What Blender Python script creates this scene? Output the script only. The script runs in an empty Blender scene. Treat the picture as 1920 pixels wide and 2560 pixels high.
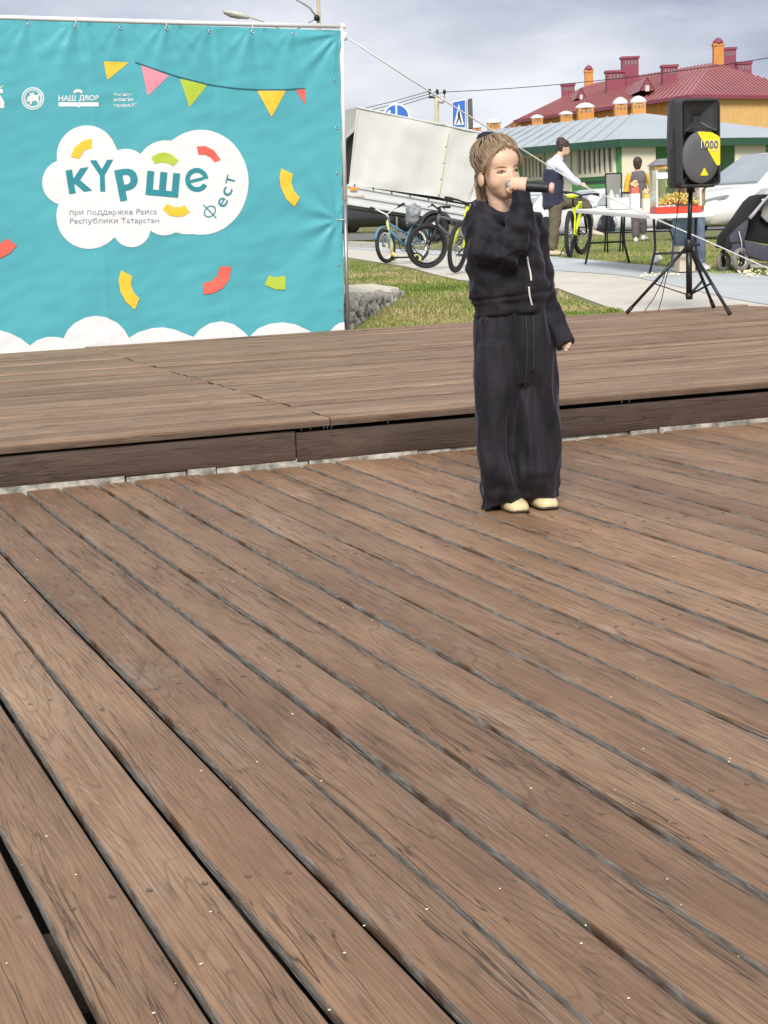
import bpy, bmesh, math, random
from math import sin, cos, pi, radians, sqrt, atan2, hypot
from mathutils import Vector, Matrix, noise
import numpy as np
random.seed(7)
SC = bpy.context.scene
COL = SC.collection

# ---------------------------------------------------------------- camera
F = 4290.0                       # focal length in photo pixels (1920 x 2560)
YAW, PITCH, ROLL = radians(21.2), radians(9.88), radians(-2.23)
CAMH = 1.05
fw = Vector((sin(YAW)*cos(PITCH), cos(YAW)*cos(PITCH), -sin(PITCH)))
rt0 = Vector((cos(YAW), -sin(YAW), 0)); up0 = rt0.cross(fw)
RT = rt0*cos(ROLL) + up0*sin(ROLL)
UP = up0*cos(ROLL) - rt0*sin(ROLL)
CAM = Vector((0, 0, CAMH))
cd = bpy.data.cameras.new('camera'); cam = bpy.data.objects.new('camera', cd); COL.objects.link(cam)
m = Matrix((( RT.x, UP.x, -fw.x, CAM.x), (RT.y, UP.y, -fw.y, CAM.y), (RT.z, UP.z, -fw.z, CAM.z), (0, 0, 0, 1)))
cam.matrix_world = m
cd.sensor_fit = 'HORIZONTAL'; cd.sensor_width = 36; cd.lens = F/1920*36
cd.clip_start = 0.05; cd.clip_end = 3000
SC.camera = cam
SC.render.resolution_x = 768; SC.render.resolution_y = 1024

# ---------------------------------------------------------------- sky, sun, exposure
SUN_EL, SUN_AZ = radians(40), radians(205)     # azimuth the light comes from, clockwise from +Y
w = bpy.data.worlds.new('World'); SC.world = w; w.use_nodes = True
nt = w.node_tree; nt.nodes.clear()
N = nt.nodes.new; L = nt.links.new
out = N('ShaderNodeOutputWorld'); bg = N('ShaderNodeBackground'); bg.inputs['Strength'].default_value = 0.1
sky = N('ShaderNodeTexSky'); sky.sky_type = 'NISHITA'; sky.sun_disc = False
sky.sun_elevation = SUN_EL; sky.sun_rotation = SUN_AZ
tc = N('ShaderNodeTexCoord'); mp = N('ShaderNodeMapping'); mp.inputs['Scale'].default_value = (1, 1, 3.2)
n1 = N('ShaderNodeTexNoise'); n1.inputs['Scale'].default_value = 2.6; n1.inputs['Detail'].default_value = 7; n1.inputs['Roughness'].default_value = .52
n2 = N('ShaderNodeTexNoise'); n2.inputs['Scale'].default_value = 9; n2.inputs['Detail'].default_value = 5
cr = N('ShaderNodeValToRGB')
cr.color_ramp.elements[0].position = .36; cr.color_ramp.elements[0].color = (2.25, 2.45, 3.25, 1)
cr.color_ramp.elements[1].position = .61; cr.color_ramp.elements[1].color = (5.4, 5.5, 5.9, 1)
mx = N('ShaderNodeMix'); mx.data_type = 'RGBA'; mx.inputs[0].default_value = .93
ad = N('ShaderNodeMath'); ad.operation = 'MULTIPLY_ADD'; ad.inputs[1].default_value = .3
L(tc.outputs['Generated'], mp.inputs['Vector']); L(mp.outputs[0], n1.inputs['Vector']); L(mp.outputs[0], n2.inputs['Vector'])
L(n2.outputs[0], ad.inputs[0]); L(n1.outputs[0], ad.inputs[2])
sb = N('ShaderNodeMath'); sb.operation = 'SUBTRACT'; sb.inputs[1].default_value = .15
L(ad.outputs[0], sb.inputs[0]); L(sb.outputs[0], cr.inputs[0])
L(sky.outputs[0], mx.inputs[6]); L(cr.outputs[0], mx.inputs[7]); L(mx.outputs[2], bg.inputs[0]); L(bg.outputs[0], out.inputs[0])
sd = bpy.data.lights.new('sun', 'SUN'); sun = bpy.data.objects.new('sun', sd); COL.objects.link(sun)
sd.energy = 2.3; sd.angle = radians(20); sd.color = (1, .95, .87)
sdir = Vector((sin(SUN_AZ)*cos(SUN_EL), cos(SUN_AZ)*cos(SUN_EL), sin(SUN_EL)))
sun.rotation_euler = sdir.to_track_quat('Z', 'Y').to_euler(); sun.location = sdir*40
vs = SC.view_settings; vs.view_transform = 'Standard'; vs.look = 'None'; vs.exposure = 0.72; vs.gamma = 1; vs.use_curve_mapping = False

# ---------------------------------------------------------------- pixel helpers (photo pixels -> directions)
FH = Vector((sin(YAW), cos(YAW), 0)); RH = Vector((cos(YAW), -sin(YAW), 0))
def ray(u, v): return fw + RT*((u-960)/F) - UP*((v-1280)/F)
def at_z(u, v, z): d = ray(u, v); return CAM + d*((z-CAMH)/d.z)
def at_Y(u, v, Y): d = ray(u, v); return CAM + d*(Y/d.y)
def at_D(u, v, D): d = ray(u, v); return CAM + d*(D/d.dot(FH))      # horizontal distance along the view
def at_plane(u, v, p, n): d = ray(u, v); return CAM + d*((p-CAM).dot(n)/d.dot(n))
ZU = 0.195                       # upper deck
YSTEP = 6.93
YBACK = at_z(866, 826, ZU).y     # back edge of the stage
XRIGHT = at_z(1863, 762, ZU).x
ZG = 0.32
def zg(Y):
    t = min(1, max(0, (Y-YBACK)/4.0)); t = t*t*(3-2*t)
    return 0.165 + (ZG-0.165)*t
def zt(x, y):
    """ground height: the road beyond the lawn lies lower on the right"""
    sm = lambda t: (lambda q: q*q*(3-2*q))(min(1, max(0, t)))
    lat = x*RH.x+y*RH.y
    return zg(y)-.32*sm((y-39.5)/3)*sm((lat-3.2)/1.5)
def ground(u, v):
    z = ZG
    for _ in range(12):
        p = at_z(u, v, z); z = zg(p.y)
    return p

# ---------------------------------------------------------------- mesh builder
def link(o): COL.objects.link(o); return o
def tag(o, label, cat=None, group=None, kind=None):
    if label: o['label'] = label
    if cat: o['category'] = cat
    if group: o['group'] = group
    if kind: o['kind'] = kind
    return o
def empty(name, loc=(0, 0, 0), rz=0, label=None, cat=None, group=None):
    o = bpy.data.objects.new(name, None); link(o); o.location = loc; o.rotation_euler = (0, 0, rz); o.empty_display_size = .1
    return tag(o, label, cat, group)
def frame_of(d):
    d = Vector(d).normalized()
    a = Vector((0, 0, 1)) if abs(d.z) < .9 else Vector((1, 0, 0))
    x = a.cross(d).normalized(); return x, d.cross(x).normalized(), d
class MB:
    def __init__(s): s.v = []; s.f = []
    def add(s, vs, fs):
        n = len(s.v); s.v += [tuple(p) for p in vs]; s.f += [tuple(i+n for i in f) for f in fs]; return s
    def box(s, c, size, rot=None, taper=1):
        c = Vector(c); hx, hy, hz = size[0]/2, size[1]/2, size[2]/2; P = []
        for z, k in ((-hz, 1), (hz, taper)):
            for x, y in ((-hx, -hy), (hx, -hy), (hx, hy), (-hx, hy)):
                q = Vector((x*k, y*k, z)); q = rot @ q if rot else q; P.append(c+q)
        return s.add(P, [(3,2,1,0),(4,5,6,7),(0,1,5,4),(1,2,6,5),(2,3,7,6),(3,0,4,7)])
    def tube(s, pts, r, seg=8, cap=True, closed=False, flat=1):
        pts = [Vector(p) for p in pts]; n = len(pts)
        if not hasattr(r, '__len__'): r = [r]*n
        rings = []; X = None
        for i, p in enumerate(pts):
            if closed: d = pts[(i+1) % n]-pts[i-1]
            else: d = pts[min(i+1, n-1)]-pts[max(i-1, 0)]
            if d.length < 1e-9: d = Vector((0, 0, 1))
            d.normalize()
            if X is None: X = frame_of(d)[0]
            X = X-d*X.dot(d); X = X.normalized() if X.length > 1e-6 else frame_of(d)[0]
            Yv = d.cross(X)
            rings.append([p+X*(r[i]*cos(2*pi*k/seg))+Yv*(r[i]*flat*sin(2*pi*k/seg)) for k in range(seg)])
        return s.loft(rings, cap and not closed, closed)
    def loft(s, rings, cap=True, closed=False):
        seg = len(rings[0]); vs = [p for r in rings for p in r]; fs = []; n = len(rings)
        for i in range(n if closed else n-1):
            j = (i+1) % n
            for k in range(seg):
                k2 = (k+1) % seg
                fs.append((i*seg+k, i*seg+k2, j*seg+k2, j*seg+k))
        if cap: fs.append(tuple(range(seg-1, -1, -1))); fs.append(tuple((n-1)*seg+k for k in range(seg)))
        return s.add(vs, fs)
    def bar(s, a, b, w, h):
        a = Vector(a); b = Vector(b); x, y, d = frame_of(b-a); P = []
        for q in (a, b):
            for sx, sy in ((-1,-1),(1,-1),(1,1),(-1,1)): P.append(q+x*(sx*w/2)+y*(sy*h/2))
        return s.add(P, [(3,2,1,0),(4,5,6,7),(0,1,5,4),(1,2,6,5),(2,3,7,6),(3,0,4,7)])
    def ell(s, c, r, rot=None, nu=16, nv=10):
        c = Vector(c); vs = []; fs = []
        if not hasattr(r, '__len__'): r = (r, r, r)
        for j in range(1, nv):
            t = pi*j/nv
            for i in range(nu):
                p = 2*pi*i/nu; q = Vector((r[0]*sin(t)*cos(p), r[1]*sin(t)*sin(p), r[2]*cos(t)))
                vs.append(c+(rot @ q if rot else q))
        a = Vector((0, 0, r[2])); b = -a
        vs += [c+(rot @ a if rot else a), c+(rot @ b if rot else b)]; T = len(vs)-2
        for j in range(nv-2):
            for i in range(nu):
                i2 = (i+1) % nu; fs.append((j*nu+i, (j+1)*nu+i, (j+1)*nu+i2, j*nu+i2))
        for i in range(nu):
            i2 = (i+1) % nu; fs.append((T, i, i2)); fs.append((T+1, (nv-2)*nu+i2, (nv-2)*nu+i))
        return s.add(vs, fs)
    def lathe(s, prof, c=(0,0,0), axis=(0,0,1), seg=20, cap=True):
        x, y, d = frame_of(axis); c = Vector(c)
        return s.loft([[c+d*z+x*(r*cos(2*pi*k/seg))+y*(r*sin(2*pi*k/seg)) for k in range(seg)] for r, z in prof], cap)
    def torus(s, c, R, r, axis=(1,0,0), n=32, seg=8, flat=1):
        x, y, d = frame_of(axis); c = Vector(c)
        rings = []
        for i in range(n):
            a = 2*pi*i/n; e = x*cos(a)+y*sin(a)
            rings.append([c+e*(R+r*cos(2*pi*k/seg))+d*(r*flat*sin(2*pi*k/seg)) for k in range(seg)])
        return s.loft(rings, False, True)
    def prism(s, poly, ext):
        """poly: coplanar points, ext: vector"""
        n = len(poly); poly = [Vector(p) for p in poly]; e = Vector(ext)
        fs = [tuple(range(n)), tuple(range(2*n-1, n-1, -1))]+[(i, i+n, (i+1) % n+n, (i+1) % n) for i in range(n)]
        return s.add(poly+[p+e for p in poly], fs)
    def xf(s, M): s.v = [tuple(M @ Vector(p)) for p in s.v]; return s
    def build(s, name, mat, parent=None, smooth=True, world=False, kind=None, label=None, cat=None, group=None, origin=None, sharp=None):
        me = bpy.data.meshes.new(name); off = Vector((0, 0, 0))
        if world and parent is not None:
            q = parent
            while q is not None: off = off+q.location; q = q.parent
        if origin is not None: off = Vector(origin)
        me.from_pydata([tuple(Vector(p)-off) for p in s.v], [], s.f); me.update()
        fixn(me)
        if smooth: me.polygons.foreach_set('use_smooth', [True]*len(me.polygons))
        if smooth and sharp is not None: me.set_sharp_from_angle(angle=radians(sharp))
        return obj(name, me, mat, parent, kind, label, cat, group, origin)
def fixn(me):
    bm = bmesh.new(); bm.from_mesh(me); bmesh.ops.recalc_face_normals(bm, faces=bm.faces); bm.to_mesh(me); bm.free()
def obj(name, me, mat, parent=None, kind=None, label=None, cat=None, group=None, loc=None):
    o = bpy.data.objects.new(name, me); link(o)
    if mat is not None and len(me.materials) == 0: me.materials.append(mat)
    if parent is not None: o.parent = parent
    if loc is not None: o.location = loc
    return tag(o, label, cat, group, kind)
def copy_tree(o, parent=None):
    c = o.copy(); link(c); c.parent = parent
    for ch in list(o.children): copy_tree(ch, c)
    return c
def bevel_mesh(me, w=.01, seg=2, ang=30):
    bm = bmesh.new(); bm.from_mesh(me)
    es = [e for e in bm.edges if len(e.link_faces) == 2 and e.calc_face_angle(0) > radians(ang)]
    bmesh.ops.bevel(bm, geom=es, offset=w, segments=seg, affect='EDGES', profile=.6, clamp_overlap=True)
    bm.to_mesh(me); bm.free()
def remesh(mb, voxel, smooth=2):
    me = bpy.data.meshes.new('tmp'); me.from_pydata(mb.v, [], mb.f); fixn(me)
    o = bpy.data.objects.new('tmp', me); link(o)
    md = o.modifiers.new('r', 'REMESH'); md.mode = 'VOXEL'; md.voxel_size = voxel
    if smooth:
        ms = o.modifiers.new('s', 'SMOOTH'); ms.iterations = smooth; ms.factor = .5
    dg = bpy.context.evaluated_depsgraph_get(); ev = o.evaluated_get(dg)
    r = bpy.data.meshes.new_from_object(ev)
    bpy.data.objects.remove(o); bpy.data.meshes.remove(me)
    r.polygons.foreach_set('use_smooth', [True]*len(r.polygons))
    return r
def displace(me, fn):
    """fn(co, normal) -> new co"""
    ns = [v.normal.copy() for v in me.vertices]
    for v, n in zip(me.vertices, ns): v.co = fn(v.co.copy(), n)
    me.update()
def shift(me, off):
    me.transform(Matrix.Translation(-Vector(off)))
def box_part(name, c, size, mat, parent, bev=.0, rot=None, seg=2, **k):
    b = MB().box(c, size, rot); o = b.build(name, mat, parent, smooth=False, **k)
    if bev:
        bevel_mesh(o.data, bev, seg); o.data.polygons.foreach_set('use_smooth', [True]*len(o.data.polygons)); o.data.set_sharp_from_angle(angle=radians(50))
    return o

# ---------------------------------------------------------------- materials
def srgb(r, g, b):
    f = lambda c: (c/255/12.92) if c/255 <= .04045 else ((c/255+.055)/1.055)**2.4
    return (f(r), f(g), f(b), 1)
MATS = {}
def mat(name, col, rough=.6, var=.12, scale=6, bump=.0, bscale=60, metal=0, spec=.5, sheen=0, coat=0, emit=None, sss=0, stretch=None, trans=0):
    if name in MATS: return MATS[name]
    M = bpy.data.materials.new(name); M.use_nodes = True; t = M.node_tree; b = t.nodes['Principled BSDF']
    c = col if len(col) == 4 else (*col, 1)
    tcn = t.nodes.new('ShaderNodeTexCoord'); mpn = t.nodes.new('ShaderNodeMapping')
    if stretch: mpn.inputs['Scale'].default_value = stretch
    t.links.new(tcn.outputs['Object'], mpn.inputs[0])
    nz = t.nodes.new('ShaderNodeTexNoise'); nz.inputs['Scale'].default_value = scale; nz.inputs['Detail'].default_value = 5
    t.links.new(mpn.outputs[0], nz.inputs['Vector'])
    rp = t.nodes.new('ShaderNodeValToRGB'); rp.color_ramp.elements[0].position = .3; rp.color_ramp.elements[1].position = .7
    rp.color_ramp.elements[0].color = (c[0]*(1-var), c[1]*(1-var), c[2]*(1-var), 1)
    rp.color_ramp.elements[1].color = (min(1, c[0]*(1+var)), min(1, c[1]*(1+var)), min(1, c[2]*(1+var)), 1)
    t.links.new(nz.outputs[0], rp.inputs[0]); t.links.new(rp.outputs[0], b.inputs['Base Color'])
    b.inputs['Roughness'].default_value = rough; b.inputs['Metallic'].default_value = metal
    b.inputs['Specular IOR Level'].default_value = spec
    b.inputs['Sheen Weight'].default_value = sheen; b.inputs['Sheen Roughness'].default_value = .45
    b.inputs['Coat Weight'].default_value = coat; b.inputs['Coat Roughness'].default_value = .06
    b.inputs['Transmission Weight'].default_value = trans
    if sss: b.inputs['Subsurface Weight'].default_value = sss; b.inputs['Subsurface Radius'].default_value = (.012, .005, .003); b.inputs['Subsurface Scale'].default_value = .5
    if bump:
        nb = t.nodes.new('ShaderNodeTexNoise'); nb.inputs['Scale'].default_value = bscale; nb.inputs['Detail'].default_value = 4
        t.links.new(mpn.outputs[0], nb.inputs['Vector'])
        bp = t.nodes.new('ShaderNodeBump'); bp.inputs['Strength'].default_value = bump; bp.inputs['Distance'].default_value = .01
        t.links.new(nb.outputs[0], bp.inputs['Height']); t.links.new(bp.outputs[0], b.inputs['Normal'])
    MATS[name] = M; return M

def deck_mat(name, c1, c2, c3, side, sidemix, rough=.62, grain=1.0, edge=.35):
    """stained softwood board: x runs along the board"""
    M = bpy.data.materials.new(name); M.use_nodes = True; t = M.node_tree; b = t.nodes['Principled BSDF']
    nn = t.nodes.new; ln = t.links.new
    tcn = nn('ShaderNodeTexCoord'); oi = nn('ShaderNodeObjectInfo')
    sc = nn('ShaderNodeMath'); sc.operation = 'MULTIPLY'; sc.inputs[1].default_value = 57.0; ln(oi.outputs['Random'], sc.inputs[0])
    cx = nn('ShaderNodeCombineXYZ'); ln(sc.outputs[0], cx.inputs[0]); ln(sc.outputs[0], cx.inputs[2])
    va = nn('ShaderNodeVectorMath'); va.operation = 'ADD'; ln(tcn.outputs['Object'], va.inputs[0]); ln(cx.outputs[0], va.inputs[1])
    def mapped(s):
        q = nn('ShaderNodeMapping'); q.inputs['Scale'].default_value = s; ln(va.outputs[0], q.inputs[0]); return q.outputs[0]
    def noise_(vec, scale, det=4, rgh=.55, dist=0):
        q = nn('ShaderNodeTexNoise'); q.inputs['Scale'].default_value = scale; q.inputs['Detail'].default_value = det
        q.inputs['Roughness'].default_value = rgh; q.inputs['Distortion'].default_value = dist; ln(vec, q.inputs['Vector']); return q.outputs[0]
    def ramp(v, *els):
        q = nn('ShaderNodeValToRGB'); e = q.color_ramp.elements
        e[0].position, e[0].color = els[0][0], els[0][1]; e[1].position, e[1].color = els[-1][0], els[-1][1]
        for p, c in els[1:-1]: k = e.new(p); k.color = c
        ln(v, q.inputs[0]); return q.outputs[0]
    def mix(f, a, c, mode='MIX'):
        q = nn('ShaderNodeMix'); q.data_type = 'RGBA'; q.blend_type = mode
        for i, s in ((0, f), (6, a), (7, c)):
            if hasattr(s, 'is_output'): ln(s, q.inputs[i])
            else: q.inputs[i].default_value = s
        return q.outputs[2]
    def mth(op, a, c):
        q = nn('ShaderNodeMath'); q.operation = op
        for i, s in ((0, a), (1, c)):
            if hasattr(s, 'is_output'): ln(s, q.inputs[i])
            else: q.inputs[i].default_value = s
        return q.outputs[0]
    W = (1, 1, 1, 1); K = (0, 0, 0, 1)
    # cathedral figure: contour lines of a low, long-stretched field
    low = noise_(mapped((.55, 5.5, 5.5)), 1.0, 2.0, .5, .35)
    ringv = mth('MULTIPLY', low, 32.0); ring = mth('SINE', mth('MULTIPLY', ringv, 6.283), 0)
    ring = mth('MULTIPLY_ADD', ring, .5); t.nodes[-1].inputs[2].default_value = .5
    wig = noise_(mapped((9, 130, 130)), 1.0, 3, .6)
    patch = noise_(mapped((1.1, 4, 4)), 1.0, 4, .6)
    patch2 = noise_(mapped((2.6, 8, 8)), 1.3, 5, .65)
    fine = noise_(mapped((5, 210, 210)), 1.0, 3, .65)
    crk = noise_(mapped((.9, 26, 26)), 1.0, 3, .5, .4)
    crack = ramp(crk, (.484, K), (.4965, W), (.509, K))
    gate = ramp(noise_(mapped((1.2, 9, 9)), 1.0, 2), (.5, K), (.6, W))
    crack = mth('MULTIPLY', crack, gate)
    ck2 = ramp(noise_(mapped((1.7, 62, 62)), 1.0, 3, .55, .6), (.482, K), (.497, W), (.512, K))
    gate2 = ramp(noise_(mapped((2.1, 10, 10)), 1.0, 3), (.44, K), (.56, W))
    crack = mth('MAXIMUM', crack, mth('MULTIPLY', mth('MULTIPLY', ck2, gate2), .6))
    base = ramp(patch, (.3, c1), (.52, c2), (.74, c3))
    base = mix(mth('MULTIPLY', ramp(patch2, (.55, K), (.80, W)), .38), base, (side[0]*1.5, side[1]*1.45, side[2]*1.4, 1))
    rr = ramp(oi.outputs['Random'], (0, (.80, .77, .75, 1)), (.5, (1, 1, 1, 1)), (1, (1.14, 1.10, 1.06, 1)))
    base = mix(1.0, base, rr, 'MULTIPLY')
    ringd = mth('MULTIPLY', ramp(ring, (.0, W), (.16, K)), mth('MULTIPLY', ramp(patch2, (.42, K), (.60, W)), .42*grain))
    base = mix(ringd, base, (c1[0]*.38, c1[1]*.36, c1[2]*.34, 1))
    base = mix(mth('MULTIPLY', ramp(fine, (.35, W), (.6, K)), .5*grain), base, (c1[0]*.5, c1[1]*.47, c1[2]*.45, 1))
    base = mix(mth('MULTIPLY', crack, .8), base, (.02, .014, .01, 1))
    # flanks: shade of the gaps painted in dark, then worn unpainted wood
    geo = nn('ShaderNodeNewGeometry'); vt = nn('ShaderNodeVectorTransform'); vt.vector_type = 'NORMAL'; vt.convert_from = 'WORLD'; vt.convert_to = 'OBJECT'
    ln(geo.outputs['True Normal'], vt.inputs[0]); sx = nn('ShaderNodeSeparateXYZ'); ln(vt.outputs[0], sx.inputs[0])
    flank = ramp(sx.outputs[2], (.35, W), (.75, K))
    sn = noise_(mapped((14, 30, 160)), 1.0, 4, .6)
    wornm = mth('MULTIPLY', flank, ramp(noise_(mapped((5, 8, 12)), 1.0, 4), (.36, K), (.5, W)))
    sidec = ramp(sn, (.3, (side[0]*.25, side[1]*.25, side[2]*.25, 1)), (.7, (min(1, side[0]*1.25), min(1, side[1]*1.27), min(1, side[2]*1.3), 1)))
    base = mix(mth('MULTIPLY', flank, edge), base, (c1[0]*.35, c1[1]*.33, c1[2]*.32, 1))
    base = mix(mth('MULTIPLY', wornm, sidemix), base, sidec)
    ln(base, b.inputs['Base Color'])
    rg = mth('MULTIPLY_ADD', patch2, .3); t.nodes[-1].inputs[2].default_value = rough-.15
    ln(rg, b.inputs['Roughness']); b.inputs['Specular IOR Level'].default_value = .45
    hgt = mth('ADD', mth('MULTIPLY', ring, .25*grain), mth('MULTIPLY', fine, .5))
    hgt = mth('SUBTRACT', hgt, mth('MULTIPLY', crack, 1.6))
    hgt = mth('ADD', hgt, mth('MULTIPLY', patch2, .6))
    bp = nn('ShaderNodeBump'); bp.inputs['Strength'].default_value = .6; bp.inputs['Distance'].default_value = .004
    ln(hgt, bp.inputs['Height']); ln(bp.outputs[0], b.inputs['Normal'])
    MATS[name] = M; return M

def ground_mat(name, stops, scale=1.2, rough=.95, bump=.5, bscale=40):
    M = bpy.data.materials.new(name); M.use_nodes = True; t = M.node_tree; b = t.nodes['Principled BSDF']
    tcn = t.nodes.new('ShaderNodeTexCoord')
    n = t.nodes.new('ShaderNodeTexNoise'); n.inputs['Scale'].default_value = scale; n.inputs['Detail'].default_value = 9; n.inputs['Roughness'].default_value = .62
    t.links.new(tcn.outputs['Object'], n.inputs['Vector'])
    r = t.nodes.new('ShaderNodeValToRGB'); e = r.color_ramp.elements
    e[0].position, e[0].color = stops[0]; e[1].position, e[1].color = stops[-1]
    for p, c in stops[1:-1]: k = e.new(p); k.color = c
    t.links.new(n.outputs[0], r.inputs[0]); t.links.new(r.outputs[0], b.inputs['Base Color']); b.inputs['Roughness'].default_value = rough
    nb = t.nodes.new('ShaderNodeTexNoise'); nb.inputs['Scale'].default_value = bscale; nb.inputs['Detail'].default_value = 6
    t.links.new(tcn.outputs['Object'], nb.inputs['Vector'])
    bp = t.nodes.new('ShaderNodeBump'); bp.inputs['Strength'].default_value = bump; bp.inputs['Distance'].default_value = .02
    t.links.new(nb.outputs[0], bp.inputs['Height']); t.links.new(bp.outputs[0], b.inputs['Normal'])
    MATS[name] = M; return M
# ================================================================ SETTING
lower_m = deck_mat('lower_deck_wood', (.216, .122, .067, 1), (.315, .190, .108, 1), (.402, .262, .160, 1), (.33, .305, .265, 1), .85, edge=.8)
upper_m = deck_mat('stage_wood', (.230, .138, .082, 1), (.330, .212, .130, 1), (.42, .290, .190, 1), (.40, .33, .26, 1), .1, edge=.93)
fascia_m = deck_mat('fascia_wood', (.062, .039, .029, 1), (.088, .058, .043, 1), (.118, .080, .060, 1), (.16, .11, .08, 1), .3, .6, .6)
soil_m = ground_mat('soil_gap_shade', [(.3, (.012, .010, .008, 1)), (.7, (.03, .025, .02, 1))], 8)  # near-black soil colour stands in for the shade below the boards
grass_ground = ground_mat('grass_ground', [(.3, (.10, .11, .035, 1)), (.45, (.20, .175, .08, 1)), (.58, (.13, .17, .045, 1)), (.72, (.25, .21, .11, 1))], 1.1)
concrete = ground_mat('concrete', [(.3, (.54, .50, .42, 1)), (.7, (.66, .62, .53, 1))], 2.5, .85, .25, 90)
blue_asph = ground_mat('blue_grey_paving', [(.3, (.45, .49, .50, 1)), (.7, (.55, .59, .59, 1))], 2.0, .6, .25, 120)
asphalt = ground_mat('asphalt', [(.3, (.13, .13, .135, 1)), (.7, (.2, .2, .2, 1))], 3, .8, .3, 120)
paint_white = mat('white_paint', (.78, .77, .74), .5, .05)
steel_white = mat('white_tube', (.8, .8, .78), .35, .04)
dark_metal = mat('dark_metal', (.03, .03, .033), .45, .1, metal=.6)
black_plastic = mat('black_plastic', (.014, .014, .016), .42, .15, 30, .15, 400)
rubber = mat('rubber', (.022, .022, .022), .8, .15, 20)
chrome = mat('chrome', (.6, .6, .62), .25, .05, metal=1)
rust_screw = mat('screw_metal', (.22, .16, .12), .5, .3, 80, metal=.5)
skin = mat('skin', (.74, .49, .345), .5, .05, 14, .05, 300, sss=.15)

# ground: one sheet out to the horizon, dug out under the deck
xs = [-900, -300, -120, -40, -12, -6, -3] + [i*.5 for i in range(-5, int(XRIGHT*2)-1)] + [XRIGHT+.02, XRIGHT+.021] + [XRIGHT+.5+i for i in range(8)] + [25, 40, 80, 160, 400, 1200]
ys = [-60, -20, 0, 4, YBACK+.02, YBACK+.021] + [YBACK+.3*i for i in range(1, 16)] + [20, 24, 30, 40, 60, 100, 200, 500, 1500]
xs = sorted(set(xs+[float(i) for i in range(9, 61, 1)])); ys = sorted(set(ys+[float(i) for i in range(34, 60, 1)]))
V = []
for y in ys:
    for x in xs:
        z = zt(x, y) if (y > YBACK+.0205) else (-.35 if x < XRIGHT+.0205 else .165)
        V.append((x, y, z))
nx = len(xs)
g = MB().add(V, [(j*nx+i, j*nx+i+1, (j+1)*nx+i+1, (j+1)*nx+i) for j in range(len(ys)-1) for i in range(nx-1)])
g.build('ground', grass_ground, smooth=False, kind='structure', label='uneven ground of green and dry grass behind the stage')

MB().add([(-8, -5, -.33), (XRIGHT-.05, -5, -.33), (XRIGHT-.05, YBACK-.05, -.33), (-8, YBACK-.05, -.33)], [(0, 1, 2, 3)]).build('soil', soil_m, smooth=False, kind='structure', label='soil under the deck boards, coloured near black as shade in the gaps')
def strip(name, near, far, m, dz, n=150, label=None):
    """sheet between two pixel polylines lying on the ground"""
    def resample(pl):
        P = [ground(*p) for p in pl]; d = [0]
        for a, b in zip(P, P[1:]): d.append(d[-1]+(b-a).length)
        o = []
        for k in range(n+1):
            s = d[-1]*k/n; i = max(j for j in range(len(P)-1) if d[j] <= s+1e-9) if s > 0 else 0
            t = (s-d[i])/(d[i+1]-d[i]); o.append(P[i].lerp(P[i+1], t))
        return o
    A = resample(near); B = resample(far); V = []; Fc = []; mrow = 26
    for k in range(n+1):
        for r in range(mrow+1):
            p = A[k].lerp(B[k], r/mrow); V.append((p.x, p.y, zg(p.y)+dz))
    for k in range(n):
        for r in range(mrow): i = k*(mrow+1)+r; Fc.append((i, i+1, i+mrow+2, i+mrow+1))
    return MB().add(V, Fc).build(name, m, kind='structure', label=label)
strip('path', [(300, 610), (600, 618), (869, 644), (944, 656), (1013, 666), (1081, 685), (1153, 702), (1390, 740), (1565, 781), (1700, 815)], [(300, 590), (600, 600), (870, 622), (1000, 633), (1140, 641), (1300, 662), (1380, 677), (1600, 714), (1920, 763), (2200, 800)], concrete, .004, label='pale concrete footpath curving behind the stage')
strip('cycle_path', [(300, 590), (600, 600), (870, 622), (1000, 633), (1140, 641), (1300, 662), (1380, 677), (1600, 714), (1920, 763), (2200, 800)], [(300, 588), (600, 597), (870, 617), (1000, 624), (1140, 629), (1300, 637), (1368, 641), (1600, 663), (1920, 710), (2200, 750)], blue_asph, .008, label='blue grey paved strip beside the footpath')
# road far behind
r = MB(); 
a0 = at_D(-400, 556, 1); 
def gD(u, D, z=ZG): p = at_D(u, 600, D); return Vector((p.x, p.y, z))
A = [gD(-600, 52), gD(1150, 46), gD(1400, 44.5), gD(2600, 39)]; B = [gD(-600, 95), gD(1150, 60), gD(1400, 58), gD(2900, 50)]
V = []; 
for i in range(3):
    for k in range(20+(i == 2)):
        a, b = A[i].lerp(A[i+1], k/20), B[i].lerp(B[i+1], k/20)
        for q in range(13): p = a.lerp(b, q/12); V.append((p.x, p.y, zt(p.x, p.y)+.03))
r.add(V, [(i*13+q, i*13+q+1, i*13+q+14, i*13+q+13) for i in range(60) for q in range(12)])
r.build('road', asphalt, smooth=False, kind='structure', label='grey asphalt road where the cars are parked')
# kerb along the far side of the path, left
kerb = MB(); ka = ground(560, 600); kb = ground(960, 622)
kerb.bar((ka.x, ka.y, ZG+.05), (kb.x, kb.y, ZG+.05), .18, .14)
kerb.build('kerb', concrete, smooth=False, kind='structure', label='low concrete kerb on the far side of the footpath')

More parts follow.
